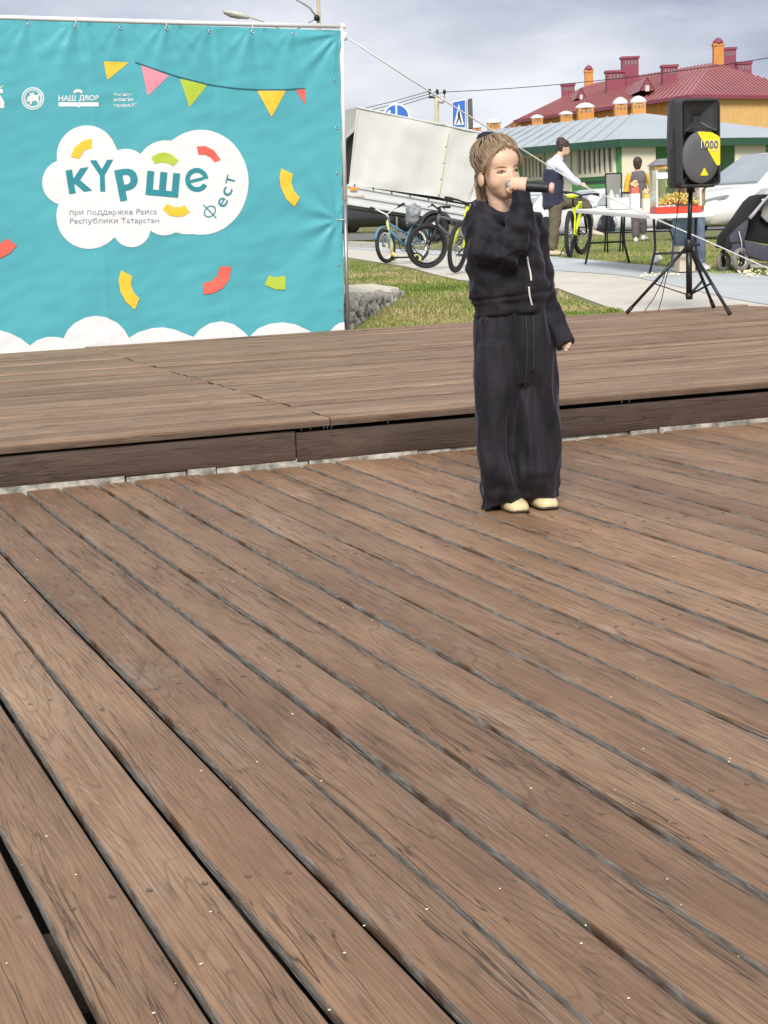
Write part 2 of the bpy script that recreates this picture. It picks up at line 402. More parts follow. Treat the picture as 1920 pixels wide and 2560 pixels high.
# ---------------------------------------------------------------- lower deck
PITCHW = .1475
GAP = .0135
x0 = .372*1.05
def plank_mesh(L, W, T, seed, ends=True, nseg=14, bow=.002, r=.006):
    rnd = random.Random(seed); hw = W/2
    prof = [(-hw, -T), (-hw, -r), (-hw+r*.35, -r*.35), (-hw+r, 0), (-hw*.33, .0006), (hw*.33, .0006), (hw-r, 0), (hw-r*.35, -r*.35), (hw, -r), (hw, -T)]
    rings = []; ph = rnd.uniform(0, 6)
    for i in range(nseg+1):
        x = -L/2+L*i/nseg; dy = bow*sin(ph+x*1.3)+rnd.uniform(-.0006, .0006); dz = .0012*sin(ph*2+x*1.7); dw = 1+rnd.uniform(-.008, .004)
        rings.append([Vector((x, y*dw+dy, z+dz)) for y, z in prof])
    b = MB().loft(rings, True)
    me = bpy.data.meshes.new('plank'); me.from_pydata(b.v, [], b.f); fixn(me)
    me.polygons.foreach_set('use_smooth', [True]*len(me.polygons)); me.set_sharp_from_angle(angle=radians(55))
    return me
sub = MB()
JO = [2.55, 3.75, 4.95, 6.15]
for y in JO+[1.3, .3, 6.8]: sub.box((3.0, y, -.105), (12, .05, .12))
lower = sub.build('lower_deck', mat('joist_wood', (.06, .045, .035), .9), smooth=False, kind='structure', label='lower deck of wide brown stained boards')
scr = MB().lathe([(.0056, .0002), (.0056, .0012), (.0046, .0018), (.0018, .0008)], seg=10)
screw_me = bpy.data.meshes.new('screw'); screw_me.from_pydata(scr.v, [], scr.f); fixn(screw_me); screw_me.materials.append(rust_screw)
rnd = random.Random(3)
NPL = 0
yl0, yl1 = 1.0, YSTEP-.02
for i in range(-6, 46):
    xc = x0+(i+.5)*PITCHW
    if xc > 6.6: break
    L_ = yl1-yl0; e = rnd.uniform(-.012, .008)
    me = plank_mesh(L_, PITCHW-GAP+rnd.uniform(-.003, .002), .021, 100+i, bow=.0022)
    o = obj('plank', me, lower_m, lower, loc=(xc, (yl0+yl1)/2+e, rnd.uniform(-.0035, .0015)))
    o.rotation_euler = (rnd.uniform(-.006, .006), 0, pi/2)
    if -3 <= i < 40:
        for y in JO[:3]:
            for k in range(2):
                s = obj('screw', screw_me, None, o)
                s.location = (y-(yl0+yl1)/2+rnd.uniform(-.018, .018), (-1 if k else 1)*rnd.uniform(.022, .044), .0008)
# ---------------------------------------------------------------- stage (upper deck)
fr = MB()
XL, XR = -3.2, XRIGHT
for x in [XL+.1+i*.9 for i in range(int((XR-XL)/.9)+1)]: fr.box((x, (YSTEP+YBACK)/2, ZU-.11), (.05, YBACK-YSTEP-.3, .12))
fr.box(((XL+XR)/2, YSTEP+.24, -.09), (XR-XL, .3, .19))
upper = fr.build('stage_deck', mat('joist_wood', (.06, .045, .035), .9), smooth=False, kind='structure', label='raised stage floor of light brown boards')
ledge = MB(); rl = random.Random(9)
xx = XL
while xx < XR:
    w_ = rl.uniform(.12, .8); ledge.box((xx+w_/2, YSTEP+.037+rl.uniform(-.010, .006), -.022+rl.uniform(-.012, .012)), (w_-rl.uniform(.002, .012), .1, .10)); xx += w_
ledge.build('concrete_footing', mat('footing', (.38, .36, .31), .9, .6, 18, .5, 60), upper, smooth=False)
XJ = at_z(738+70, 1046, ZU).x      # where boards meet
YROW0 = YSTEP-.045
rows = []
y = YROW0; k = 0
while y < YBACK-.02:
    rows.append(y); y += .1425
ur = random.Random(21)
dJ = (at_z(812, 1036, ZU).x-at_z(232, 872, ZU).x)
xjA = at_z(812, 1040, ZU).x; xjB = at_z(232, 872, ZU).x
for j, y in enumerate(rows):
    yc = y+.0712; t = j/(len(rows)-1)
    xj = xjA+(xjB-xjA)*t+ur.uniform(-.006, .006)
    last = j == len(rows)-1
    for (a, b) in ((XL, xj-.003), (xj+.003, XR+ur.uniform(-.01, .005))):
        if last and a == XL: continue
        me = plank_mesh(b-a, .1425-ur.uniform(.006, .015), .034, 500+j, nseg=18, bow=.0018, r=.011)
        o = obj('plank', me, upper_m, upper, loc=((a+b)/2, yc, ZU+ur.uniform(-.005, .003)+(.004 if last else 0)))
        o.rotation_euler = (ur.uniform(-.012, .012), 0, 0)
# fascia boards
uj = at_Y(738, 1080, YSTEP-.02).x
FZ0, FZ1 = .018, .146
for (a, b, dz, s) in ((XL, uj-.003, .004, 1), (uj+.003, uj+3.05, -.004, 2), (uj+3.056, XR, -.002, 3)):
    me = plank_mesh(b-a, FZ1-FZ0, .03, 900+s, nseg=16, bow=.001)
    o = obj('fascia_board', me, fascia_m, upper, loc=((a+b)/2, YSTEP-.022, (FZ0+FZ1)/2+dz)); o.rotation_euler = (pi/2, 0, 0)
nl = MB(); rn = random.Random(5)
for u in (752, 774, 808, 816, 827, 968, 1556, 1573):
    p = at_Y(u, 1065, YSTEP+.0); nl.tube([(p.x, YSTEP-.002, .135), (p.x+rn.uniform(-.006, .006), YSTEP-.004, ZU-.03)], .0022, 6)
nl.build('nail', chrome, upper)

# ================================================================ BANNER
YB = YBACK+.10
teal = mat('banner_teal', (.090, .405, .465), .34, .05, 2.0, spec=.45)
p_white = mat('print_white', (.80, .80, .80), .4, .03); p_yel = mat('print_yellow', (.80, .56, .05), .4, .04)
p_pink = mat('print_pink', (.78, .29, .36), .4, .03); p_green = mat('print_green', (.45, .58, .06), .4, .04)
p_red = mat('print_coral', (.75, .14, .10), .4, .04); p_line = mat('print_dark_teal', (.02, .12, .17), .5, .05)
p_text = mat('print_teal_letters', (.03, .26, .31), .4, .05); p_grey = mat('print_grey_text', (.24, .30, .36), .5, .05)
p_ring = mat('print_pale_teal', (.30, .60, .62), .4, .05)
bl, br = at_Y(-1000, 40, YB).x, at_Y(850.5, 80, YB).x
eye = [(72, 61), (189, 66), (301, 70), (415, 72), (524, 79), (630, 80), (734, 84)]   # top eyelets
Etop = [at_Y(u, v, YB) for u, v in eye]; Eside = [at_Y(u, v, YB) for u, v in ((838, 201), (841, 320), (843, 434), (845, 550), (847, 663), (849, 776))]
corner = at_Y(846, 84, YB)
def fold(x, z):
    """cloth relief towards the viewer in metres"""
    d = 0
    for i, e in enumerate(Etop):
        dx = x-e.x; dz = e.z-z
        if dz > -.03:
            r_ = hypot(dx, dz)+.05; th = dx/(abs(dz)+.06); amp = .016 if i % 2 else .009
            for c, wd, s in ((.35, .16, 1), (-.4, .18, 1), (.05, .12, -.8), (.95, .25, .7), (-1.0, .25, .6)):
                d += amp*s*math.exp(-((th-c-.05*i % .2)/wd)**2)*math.exp(-(r_/.42)**1.5)*min(1, r_/.12)
    dx = corner.x-x; dz = corner.z-z
    if dx > -.05 and dz > -.05:
        r_ = hypot(dx, dz); th = atan2(dz, dx+1e-6)
        d += .010*(sin(th*11+.4)+.5*sin(th*19))*math.exp(-(r_/.34)**1.4)*min(1, r_/.08)
    e = Eside[3]; dx = e.x-x; dz = e.z-z; r_ = hypot(dx, dz); th = atan2(dz, dx+1e-6)
    if dx > -.03: d += .010*sin(th*9-.6)*math.exp(-(r_/.45)**1.3)*min(1, r_/.1)
    n = noise.noise((x*1.6, z*1.1, 3.1))*.014+noise.noise((x*3.6+z*1.2, z*2.2, 7))*.006+noise.noise((x*3+z*6, z*11-x*5, 9))*.0035
    n += noise.noise((x*9+z*4, z*7-x*2, 2))*.0016
    for px in (250, 560, -60):                       # storage creases
        cx_ = at_Y(px+8, 640, YB).x; n += .0035*math.exp(-((x-cx_)/.018)**2)
    return d+n
def bpt(u, v, lift=0):
    p = at_Y(u, v, YB); return Vector((p.x, YB-fold(p.x, p.z)-lift, p.z))
bz0 = .10
topz = lambda x: at_Y(0, 49, YB).z+(at_Y(850, 76, YB).z-at_Y(0, 49, YB).z)*(x-at_Y(0, 49, YB).x)/(at_Y(850, 76, YB).x-at_Y(0, 49, YB).x)
ban = empty('festival_banner', (at_Y(420, 860, YB).x, YB, ZU), 0, 'teal festival banner with white cloud logo and coloured confetti laced to a white frame', 'banner')
nxb, nzb = 300, 150; V = []; 
for j in range(nzb+1):
    for i in range(nxb+1):
        x = bl+(br-bl)*i/nxb; z = bz0+(topz(x)-bz0)*j/nzb
        xe = br+(at_Y(859, 826, YB).x-br)*(1-j/nzb)+.003*sin(j*.31); x = bl+(x-bl)*(xe-bl)/(br-bl)
        V.append((x, YB-fold(x, z), z))
MB().add(V, [(j*(nxb+1)+i, j*(nxb+1)+i+1, (j+1)*(nxb+1)+i+1, (j+1)*(nxb+1)+i) for j in range(nzb) for i in range(nxb)]).build('sheet', teal, ban, world=True)
def print_mesh(name, polys, m, lift=.003, cell=.03, tris=None, label=None):
    """flat print following the cloth; polys in photo pixels"""
    bm = bmesh.new()
    if tris is None:
        for poly in polys:
            vs = [bm.verts.new((u, v, 0)) for u, v in poly]; f = bm.faces.new(vs); f.normal_update()
        bmesh.ops.triangulate(bm, faces=bm.faces[:])
    else:
        vs = [bm.verts.new((u, v, 0)) for u, v in tris[0]]
        for f in tris[1]:
            try: bm.faces.new([vs[i] for i in f])
            except ValueError: pass
    cpx = cell*F/YB
    for _ in range(7):
        es = [e for e in bm.edges if e.calc_length() > cpx]
        if not es: break
        bmesh.ops.subdivide_edges(bm, edges=es, cuts=1); bm.normal_update(); bmesh.ops.triangulate(bm, faces=[f for f in bm.faces if len(f.verts) > 3])
    for v in bm.verts: v.co = bpt(v.co.x, v.co.y, lift)-ban.location
    bmesh.ops.recalc_face_normals(bm, faces=bm.faces)
    me = bpy.data.meshes.new(name); bm.to_mesh(me); bm.free(); me.polygons.foreach_set('use_smooth', [True]*len(me.polygons))
    return obj(name, me, m, ban, label=label)
s1 = lambda pts: [(u*.5425, v*.5425) for u, v in pts]
s2 = lambda pts: [(u*.5425, v*.5425+400) for u, v in pts]
s3 = lambda pts: [(u*.22905, v*.22905+180) for u, v in pts]
def rounded(pts, r=5):
    o = []; n = len(pts)
    for i in range(n):
        p, a, b = Vector(pts[i]), Vector(pts[i-1]), Vector(pts[(i+1) % n])
        da = (a-p).normalized()*min(r, (a-p).length/2.2); db = (b-p).normalized()*min(r, (b-p).length/2.2)
        for t in (0, .33, .67, 1): q = (p+da)*(1-t)**2+p*2*t*(1-t)+(p+db)*t*t; o.append((q.x, q.y))
    return o
for nm, pts, mm in (('print_pennant', [(477, 283), (595, 287), (493, 370)], p_yel), ('print_pennant', [(648, 300), (778, 348), (680, 443)], p_pink),
                ('print_pennant', [(828, 362), (953, 393), (872, 497)], p_green), ('print_pennant', [(1184, 418), (1315, 416), (1251, 540)], p_yel), ('print_pennant', [(1360, 412), (1407, 408), (1407, 485)], p_red)):
    print_mesh(nm, [rounded(s1(pts), 4)], mm)
st = s1([(622, 287), (720, 322), (830, 357), (950, 388), (1080, 408), (1200, 414), (1300, 415), (1407, 407)])
print_mesh('print_string', [[(u, v-1.6) for u, v in st]+[(u, v+1.6) for u, v in st[::-1]]], p_line, .0045)
# cloud: outline of a union of discs, seen from its middle
discs = [(400, 716, 138, 138), (300, 840, 105, 105), (580, 792, 106, 106), (762, 785, 136, 138), (925, 840, 220, 242), (410, 997, 150, 150), (605, 1052, 87, 87), (757, 1006, 90, 79), (600, 900, 300, 120), (860, 985, 110, 95)]
cx0, cy0 = 600, 860; outl = []
for i in range(260):
    a = 2*pi*i/260; best = 0
    for (x, y, rx, ry) in discs:
        dx, dy = cos(a), sin(a); ox, oy = cx0-x, cy0-y
        A = (dx/rx)**2+(dy/ry)**2; B = 2*(ox*dx/rx**2+oy*dy/ry**2); C = (ox/rx)**2+(oy/ry)**2-1; D = B*B-4*A*C
        if D > 0: best = max(best, (-B+sqrt(D))/(2*A))
    outl.append((cx0+best*cos(a), cy0+best*sin(a)))
print_mesh('print_cloud', [s1(outl)], p_white)
for pts, mm in (([(325, 722), (340, 682), (378, 650), (423, 638), (423, 681), (388, 693), (362, 732)], p_yel), ([(695, 725), (722, 708), (757, 702), (792, 712), (822, 740), (797, 765), (775, 753), (745, 748), (712, 755)], p_green),
                ([(905, 675), (945, 673), (985, 693), (1017, 737), (988, 748), (968, 725), (945, 713), (913, 713)], p_red)):
    print_mesh('print_confetti', [s1(pts)], mm, .006)
for pts, mm in (([(747, 227), (768, 202), (795, 215), (825, 217), (850, 208), (874, 240), (845, 258), (815, 263), (780, 255)], p_yel),
                ([(1296, 38), (1350, 65), (1343, 105), (1355, 145), (1381, 172), (1357, 216), (1318, 180), (1293, 125), (1287, 80)], p_yel),
                ([(557, 508), (608, 535), (602, 575), (615, 610), (642, 638), (621, 690), (580, 655), (553, 605), (545, 550)], p_yel),
                ([(1013, 489), (1065, 492), (1055, 550), (1025, 590), (980, 615), (935, 620), (935, 565), (970, 560), (1000, 535)], p_red),
                ([(30, 362), (78, 393), (45, 430), (0, 453), (-60, 462), (-60, 405), (-20, 400)], p_red),
                ([(1240, 531), (1265, 540), (1315, 533), (1315, 598), (1270, 597), (1218, 575)], p_green)):
    print_mesh('print_confetti', [s2(pts)], mm, .006)
bot = 905
hills = [[(-500, 830), (-450, 790), (-380, 760), (-300, 760), (-220, 800), (-180, 820), (-120, 790), (-60, 778), (0, 785), (50, 800), (95, 822), (137, 855), (170, 830), (215, 815), (260, 815), (293, 822), (310, 785), (345, 750), (395, 725), (440, 718), (490, 725), (540, 750), (575, 785), (595, 820), (640, 793), (700, 775), (750, 771), (800, 780), (850, 800), (890, 815), (920, 780), (965, 752), (1020, 743), (1075, 757), (1115, 785), (1143, 812), (1146, bot), (-500, bot)],
         [(1150, 812), (1190, 775), (1240, 755), (1300, 748), (1360, 757), (1410, 780), (1442, 797), (1470, bot), (1147, bot)], [(1515, 793), (1540, 765), (1562, 752), (1585, 746), (1592, bot), (1500, bot)]]
for hp in hills: print_mesh('print_cloud_hill', [s2(hp)], p_white)

_tc = {}
LOOK = dict(zip('еаосрхЕАОСРТНВМ', 'eaocpxEAOCPTHBM'))       # letters drawn alike in both alphabets
def glyph(txt, bold=0.0):
    """2D vertices / faces of a text in unit-normalised box (y down), plus aspect"""
    k = (txt, bold); txt = ''.join(LOOK.get(c, c) for c in txt)
    if k in _tc: return _tc[k]
    cu = bpy.data.curves.new('t', 'FONT'); cu.body = txt.replace('н', 'h'); cu.size = 1; cu.small_caps_scale = .74
    for i, ch in enumerate(txt): cu.body_format[i].use_small_caps = ch == 'н'
    cu.resolution_u = 4; cu.offset = bold
    o = bpy.data.objects.new('t', cu); link(o)
    dg = bpy.context.evaluated_depsgraph_get(); me = bpy.data.meshes.new_from_object(o.evaluated_get(dg))
    P = [(v.co.x, v.co.y) for v in me.vertices]; Fc = [tuple(p.vertices) for p in me.polygons]
    bpy.data.objects.remove(o); bpy.data.curves.remove(cu); bpy.data.meshes.remove(me)
    x0_, x1_ = min(p[0] for p in P), max(p[0] for p in P); y0_, y1_ = min(p[1] for p in P), max(p[1] for p in P)
    P = [(p[0]-(x0_+x1_)/2, -(p[1]-(y0_+y1_)/2)) for p in P]
    _tc[k] = (P, Fc, x1_-x0_, y1_-y0_); return _tc[k]
def text_px(txt, c, w_, h_, ang=0, bold=0):
    """text fitted into w x h pixels around c, then turned (degrees, counter-clockwise)"""
    P, Fc, gw, gh = glyph(txt, bold); a = radians(-ang); o = []
    for x, y in P:
        x, y = x/gw*w_, y/gh*h_; o.append((c[0]+x*cos(a)-y*sin(a), c[1]+x*sin(a)+y*cos(a)))
    return o, Fc
def letter(txt, zc, w_, h_, ang, bold, m, name='print_letter', lift=.006, S=s1):
    c = S([zc])[0]; k = .5425 if S is not s3 else .22905
    P, Fc = text_px(txt, c, w_*k, h_*k, ang, bold)
    if ' ' not in txt: print_mesh(name, None, m, lift, .03, (P, Fc)); return
    gaps = sorted((p[0], i) for i, p in enumerate(P)); xs_ = [g_[0] for g_ in gaps]      # one print per word: cut at the widest gaps
    ivs = sorted((min(P[i][0] for i in f), max(P[i][0] for i in f)) for f in Fc); cuts = []; e = ivs[0][1]
    for a, b in ivs:
        if a > e: cuts.append((a-e, (a+e)/2))
        e = max(e, b)
    cuts = sorted(x for _, x in sorted(cuts)[-txt.count(' '):]); groups = {}
    for f in Fc: groups.setdefault(sum(P[f[0]][0] > x for x in cuts), []).append(f)
    for fs in groups.values():
        ids = sorted({i for f in fs for i in f}); rm_ = {o: n for n, o in enumerate(ids)}
        print_mesh(name, None, m, lift, .03, ([P[i] for i in ids], [tuple(rm_[i] for i in f) for f in fs]))
letter('к', (363, 832), 108, 110, 9, .035, p_text); letter('Y', (470, 810), 108, 146, 2, .03, p_text); letter('р', (588, 848), 100, 146, 11, .035, p_text)
letter('ш', (749, 849), 152, 112, -5, .035, p_text); 
def ring_e(c, rx, ry, th, ang):
    P = []; Fc = []; a0, a1 = radians(-8), radians(318); n = 40; A = radians(-ang); ri = 1-th
    for i in range(n+1):
        a = a0+(a1-a0)*i/n
        for q in (1, ri): P.append((rx*q*cos(a), -ry*q*sin(a)))
    for i in range(n): Fc.append((2*i, 2*i+1, 2*i+3, 2*i+2))
    k = len(P); yb, yt = .14, -.13
    for x, y in ((-ri*.985, yb), (ri*.985, yb), (ri*.985, yt), (-ri*.985, yt)): P.append((x*rx, y*ry))
    Fc.append((k, k+1, k+2, k+3))
    P = [(c[0]+x*cos(A)-y*sin(A), c[1]+x*sin(A)+y*cos(A)) for x, y in P]
    return P, Fc
print_mesh('print_letter', None, p_text, .006, .03, ring_e(s1([(906, 829)])[0], 29, 30, .40, 14))
def ring_f(c, rx, ry, th, stem, ang):
    P = []; Fc = []; n = 32; A = radians(-ang)
    for i in range(n):
        a = 2*pi*i/n
        for q in (1, 1-th): P.append((rx*q*cos(a), ry*q*sin(a)))
    for i in range(n): j = (i+1) % n; Fc.append((2*i, 2*i+1, 2*j+1, 2*j))
    t = th*rx*.45; ri = ry*(1-th)*.985
    for y0, y1 in ((-stem, -ry*1.01), (-ri, ri), (ry*1.01, stem)):
        k = len(P); P += [(-t, y0), (t, y0), (t, y1), (-t, y1)]; Fc.append((k, k+1, k+2, k+3))
    return [(c[0]+x*cos(A)-y*sin(A), c[1]+x*sin(A)+y*cos(A)) for x, y in P], Fc
print_mesh('print_letter', None, p_text, .006, .03, ring_f(s2([(966, 237)])[0], 17, 13, .2, 23, 44))
letter('е', (1025, 195), 42, 42, 56, .006, p_text, S=s2); letter('с', (1047, 146), 38, 42, 66, .006, p_text, S=s2); letter('т', (1062, 92), 40, 42, 76, .0, p_text, S=s2)
letter('при поддержке Раиса', (521, 243), 402, 34, .5, .0, p_grey, 'print_lettering', S=s2); letter('Республики Татарстан', (526, 282), 410, 34, .5, .0, p_grey, 'print_lettering', S=s2)
letter('НАШ', (730, 285), 190, 66, 0, .02, p_white, 'print_lettering', .003, s3); letter('ДВОР', (968, 287), 214, 72, 0, .02, p_white, 'print_lettering', .003, s3)
print_mesh('print_logo_bar', [s3(rounded([(637, 331), (1075, 331), (1075, 377), (878, 377), (858, 392), (838, 377), (637, 377)], 8))], p_white)
print_mesh('print_logo_arch', [s3([(795, 218), (812, 196), (845, 186), (880, 192), (902, 216), (890, 238), (868, 222), (845, 220), (825, 226), (808, 240)])], p_white)
letter('Институт', (1341, 250), 206, 44, 0, .015, p_white, 'print_lettering', .003, s3); letter('развития', (1346, 309), 212, 44, 0, .015, p_white, 'print_lettering', .003, s3); letter('городов РТ', (1367, 367), 256, 46, 0, .015, p_white, 'print_lettering', .003, s3)
circ = lambda c, r, n=40: [(c[0]+r*cos(2*pi*i/n), c[1]+r*sin(2*pi*i/n)) for i in range(n)]
def ringtris(c, r0, r1, n=48):
    P = s3(circ(c, r0, n))+s3(circ(c, r1, n)); return P, [(i, (i+1) % n, n+(i+1) % n, n+i) for i in range(n)]
print_mesh('print_emblem_ring', None, p_white, .003, .03, ringtris((357, 290), 112, 124)); print_mesh('print_emblem_ring', None, p_ring, .0045, .03, ringtris((357, 290), 96, 111))
print_mesh('print_emblem_ring', None, p_white, .003, .03, ringtris((357, 290), 84, 97))
print_mesh('print_emblem_animal', [s3([(290, 305), (298, 280), (312, 262), (330, 258), (322, 236), (335, 222), (345, 245), (356, 232), (352, 215), (368, 225), (372, 250), (398, 255), (418, 240), (425, 222), (432, 250), (420, 276), (418, 300), (430, 318), (412, 345), (398, 330), (402, 310), (380, 318), (352, 318), (348, 342), (322, 365), (318, 350), (332, 338), (325, 318), (308, 330), (292, 322)])], p_white)
print_mesh('print_emblem_animal', [s3([(-60, 400), (-60, 300), (-30, 262), (0, 256), (20, 285), (45, 325), (45, 395)])], p_white); print_mesh('print_emblem_animal', [s3(circ((8, 208), 24, 16))], p_white); print_mesh('print_emblem_animal', [s3([(-5, 170), (32, 146), (37, 154), (0, 180)])], p_white)
# frame
pr0, pr1 = at_Y(868.5, 826, YB+.02), at_Y(855, 66, YB+.02)
tl = at_Y(-1000, 14, YB+.02); tr = at_Y(857, 66, YB+.02)
mid = at_Y(862, 500, YB+.02)
MB().tube([(pr1.x-.004, YB+.02, pr1.z+.014), (mid.x, YB+.02, mid.z)], .0165, 12).build('upright', steel_white, ban, world=True)
MB().tube([(mid.x+.001, YB+.02, mid.z), (pr0.x, YB+.02, .05)], .0145, 12).build('upright', mat('bare_steel_tube', (.36, .36, .36), .4, .1, metal=.7), ban, world=True, label='lower length of bare grey steel')
MB().tube([(tl.x, YB+.02, tl.z), (at_Y(430, 56, YB+.02)), (tr.x, YB+.02, tr.z)], .0165, 12).build('top_rail', steel_white, ban, world=True)
MB().tube([(bl, YB+.02, .05), (bl, YB+.02, tl.z)], .0165, 12).build('upright', steel_white, ban, world=True)
MB().ell((tr.x, YB+.02, tr.z), .024).build('corner_joint', steel_white, ban, world=True)
c_ = MB(); p = at_Y(859, 84, YB+.02); c_.box((p.x+.008, YB+.02, p.z-.02), (.02, .03, .06)); c_.build('rope_clamp', steel_white, ban, world=True)
for i, (u, v) in enumerate(eye):
    b_ = MB(); p = bpt(u, v, .003); b_.torus(p, .009, .0035, (0, 1, 0), 14, 6); b_.build('eyelet', chrome, ban, world=True)
    if i % 2:
        q = at_Y(u, v-16, YB+.02); MB().tube([p+Vector((0, -.004, 0)), (p.x, YB-.02, (p.z+q.z)/2), (q.x, YB+.0, q.z+.02), (q.x, YB+.04, q.z+.02)], .003, 6).build('tie', paint_white, ban, world=True)
for e in Eside: MB().torus((e.x, YB-fold(e.x, e.z)-.003, e.z), .008, .003, (0, 1, 0), 14, 6).build('eyelet', chrome, ban, world=True)
e = Eside[3]; MB().tube([(e.x, YB-fold(e.x, e.z)-.006, e.z), (e.x+.05, YB-.01, e.z+.003), (e.x+.075, YB+.02, e.z)], .003, 6).build('tie', paint_white, ban, world=True)
# guy rope from the frame to a peg right of the picture
ra = at_Y(861, 88, YB+.02); pg = ground(1985, 702)
pts = []
for (u, v, t) in ((861, 90, 0), (1030, 201, .16), (1240, 332, .36), (1430, 452, .54), (1640, 548, .74), (1780, 608, .87), (1920, 671, .965), (1985, 700, 1.0)):
    D0 = ra.dot(FH); D1 = pg.dot(FH); pts.append(at_D(u, v, D0+(D1-D0)*t))
MB().tube(pts, .0058, 6).build('guy_rope', mat('rope_white', (.82, .81, .77), .8, .08, 40), label='thin white guy rope running from the banner frame down to the right', cat='rope')
# ================================================================ FAR BACKGROUND
def vplane(P, Q):
    """vertical plane through two points -> (point, normal towards camera)"""
    d = Vector((Q.x-P.x, Q.y-P.y, 0)).normalized(); n = Vector((d.y, -d.x, 0))
    if n.dot(CAM-P) < 0: n = -n
    return P, n, d
def rect_on(pl, u0, v0, u1, v1):
    """upright rectangle on a vertical plane from two photo corners -> (s0, s1, z0, z1)"""
    P, n, d = pl; a = at_plane(u0, v0, P, n); b = at_plane(u1, v1, P, n)
    return sorted(((a-P).dot(d), (b-P).dot(d))), sorted((a.z, b.z))
def slab(pl, s, z, t0, t1):
    P, n, d = pl; b = MB(); q = []
    for (ss, zz) in ((s[0], z[0]), (s[1], z[0]), (s[1], z[1]), (s[0], z[1])):
        p = P+d*ss+n*t0; q.append(Vector((p.x, p.y, zz)))
    b.prism(q, n*(t1-t0)); return b
cream = mat('cream_cladding', (.84, .78, .60), .6, .05, .8, .05, 30); green_clad = mat('green_cladding', (.115, .38, .115), .55, .1, .8)
green_trim = mat('green_trim', (.03, .09, .05), .5, .1); roof_grey = mat('pale_metal_roof', (.50, .55, .57), .4, .05, .5, metal=.2)
glass_dark = mat('window_glass', (.20, .22, .22), .12, .2, 2, spec=.8)
brick = mat('orange_brick', (.60, .27, .07), .85, .12, 3, .2, 30); brick_y = mat('yellow_brick', (.72, .45, .17), .85, .08, 3, .2, 30)
maroon = mat('maroon_metal_roof', (.40, .145, .145), .45, .1, .6, metal=.15); maroon_d = mat('maroon_chimney', (.26, .055, .085), .5, .1)
white_cap = mat('white_cap', (.75, .75, .73), .5, .05)
EZ = 1.05+160*60/F
C_, L_, R_ = at_D(1550, 350, 60), at_D(1180, 388, 71), at_D(2080, 344, 66)
zE = C_.z
C0, L0, R0 = (Vector((q.x, q.y, -.05)) for q in (C_, L_, R_))
pav = empty('green_pavilion', C0, 0, 'low green and cream pavilion with pale metal roof behind the parked cars', 'building')
plL, plR = vplane(C0, L0), vplane(C0, R0)
back = C0+FH*14
wall = MB(); wall.prism([C0, L0, L0+FH*8+RH*2, back, R0+FH*8], (0, 0, zE+.03)); wall.build('wall', green_clad, pav, smooth=False, world=True)
A_, B_ = at_D(1611, 283, 66), at_D(1180, 330, 77)
ov = .35
def out(q, n): return q+n*ov
Ce = C_+(plL[1]+plR[1])*ov; Le = L_+plL[1]*ov-RH*2; Re = R_+plR[1]*ov
rf = MB(); zr = zE+.02
Cv, Lv, Rv = (Vector((q.x, q.y, zr)) for q in (Ce, Le, Re))
Bb = Vector((back.x, back.y, zr))+FH*4
rf.add([Cv, Lv, Rv, A_, B_, Bb, B_+FH*9-Vector((0, 0, 1.2)), Vector((Rv.x, Rv.y, zr))+FH*10], [(0, 1, 4, 3), (0, 3, 2), (3, 4, 6, 5), (2, 3, 5, 7)])
rf.build('roof', roof_grey, pav, smooth=False, world=True)
seam = MB()
for i in range(1, 16):
    t = i/16; a = Cv.lerp(Lv, t); b = A_.lerp(B_, t); seam.bar(a+Vector((0, 0, .02)), b+Vector((0, 0, .02)), .05, .05)
seam.build('roof_seam', roof_grey, pav, smooth=False, world=True, kind='stuff')
for pl, q in ((plL, Lv), (plR, Rv)):
    t = MB(); t.bar(Cv-Vector((0, 0, .14)), q-Vector((0, 0, .14)), .12, .26); t.build('fascia', green_trim, pav, smooth=False, world=True)
def panel(pl, r, m, name, t0=0, t1=.04, parent=pav):
    s, z = rect_on(pl, *r); return slab(pl, s, z, t0, t1).build(name, m, parent, smooth=False, world=True)
panel(plL, (1366, 372, 1433, 640), cream, 'wall_panel'); panel(plL, (1200, 395, 1297, 640), cream, 'wall_panel')
for (a, b) in ((1553, 1640), (1836, 1912), (1960, 2060)): panel(plR, (a, 362, b, 640), cream, 'wall_panel')
def window(pl, u0, v0, u1, v1, nb, parent=pav):
    s, z = rect_on(pl, u0, v0, u1, v1); fr_ = .12
    wn = slab(pl, s, z, .01, .03).build('window', glass_dark, parent, smooth=False, world=True)
    for (a, b, c, d) in ((s[0]-fr_, s[1]+fr_, z[1], z[1]+fr_), (s[0]-fr_, s[1]+fr_, z[0]-fr_, z[0]), (s[0]-fr_, s[0], z[0], z[1]), (s[1], s[1]+fr_, z[0], z[1])):
        slab(pl, (a, b), (c, d), .0, .10).build('window_frame', cream, wn, smooth=False, world=True)
    for i in range(1, nb):
        x = s[0]+(s[1]-s[0])*i/nb; slab(pl, (x-.075, x+.075), z, .05, .10).build('window_bar', cream, wn, smooth=False, world=True)
window(plL, 1316, 396, 1360, 442, 5); window(plL, 1449, 376, 1536, 430, 7)
window(plL, 1440, 380, 1446, 432, 2)
for v0 in (455, 480, 505):
    panel(plL, (1433, v0, 1545, v0+1.2), green_trim, 'cladding_joint', 0, .012)
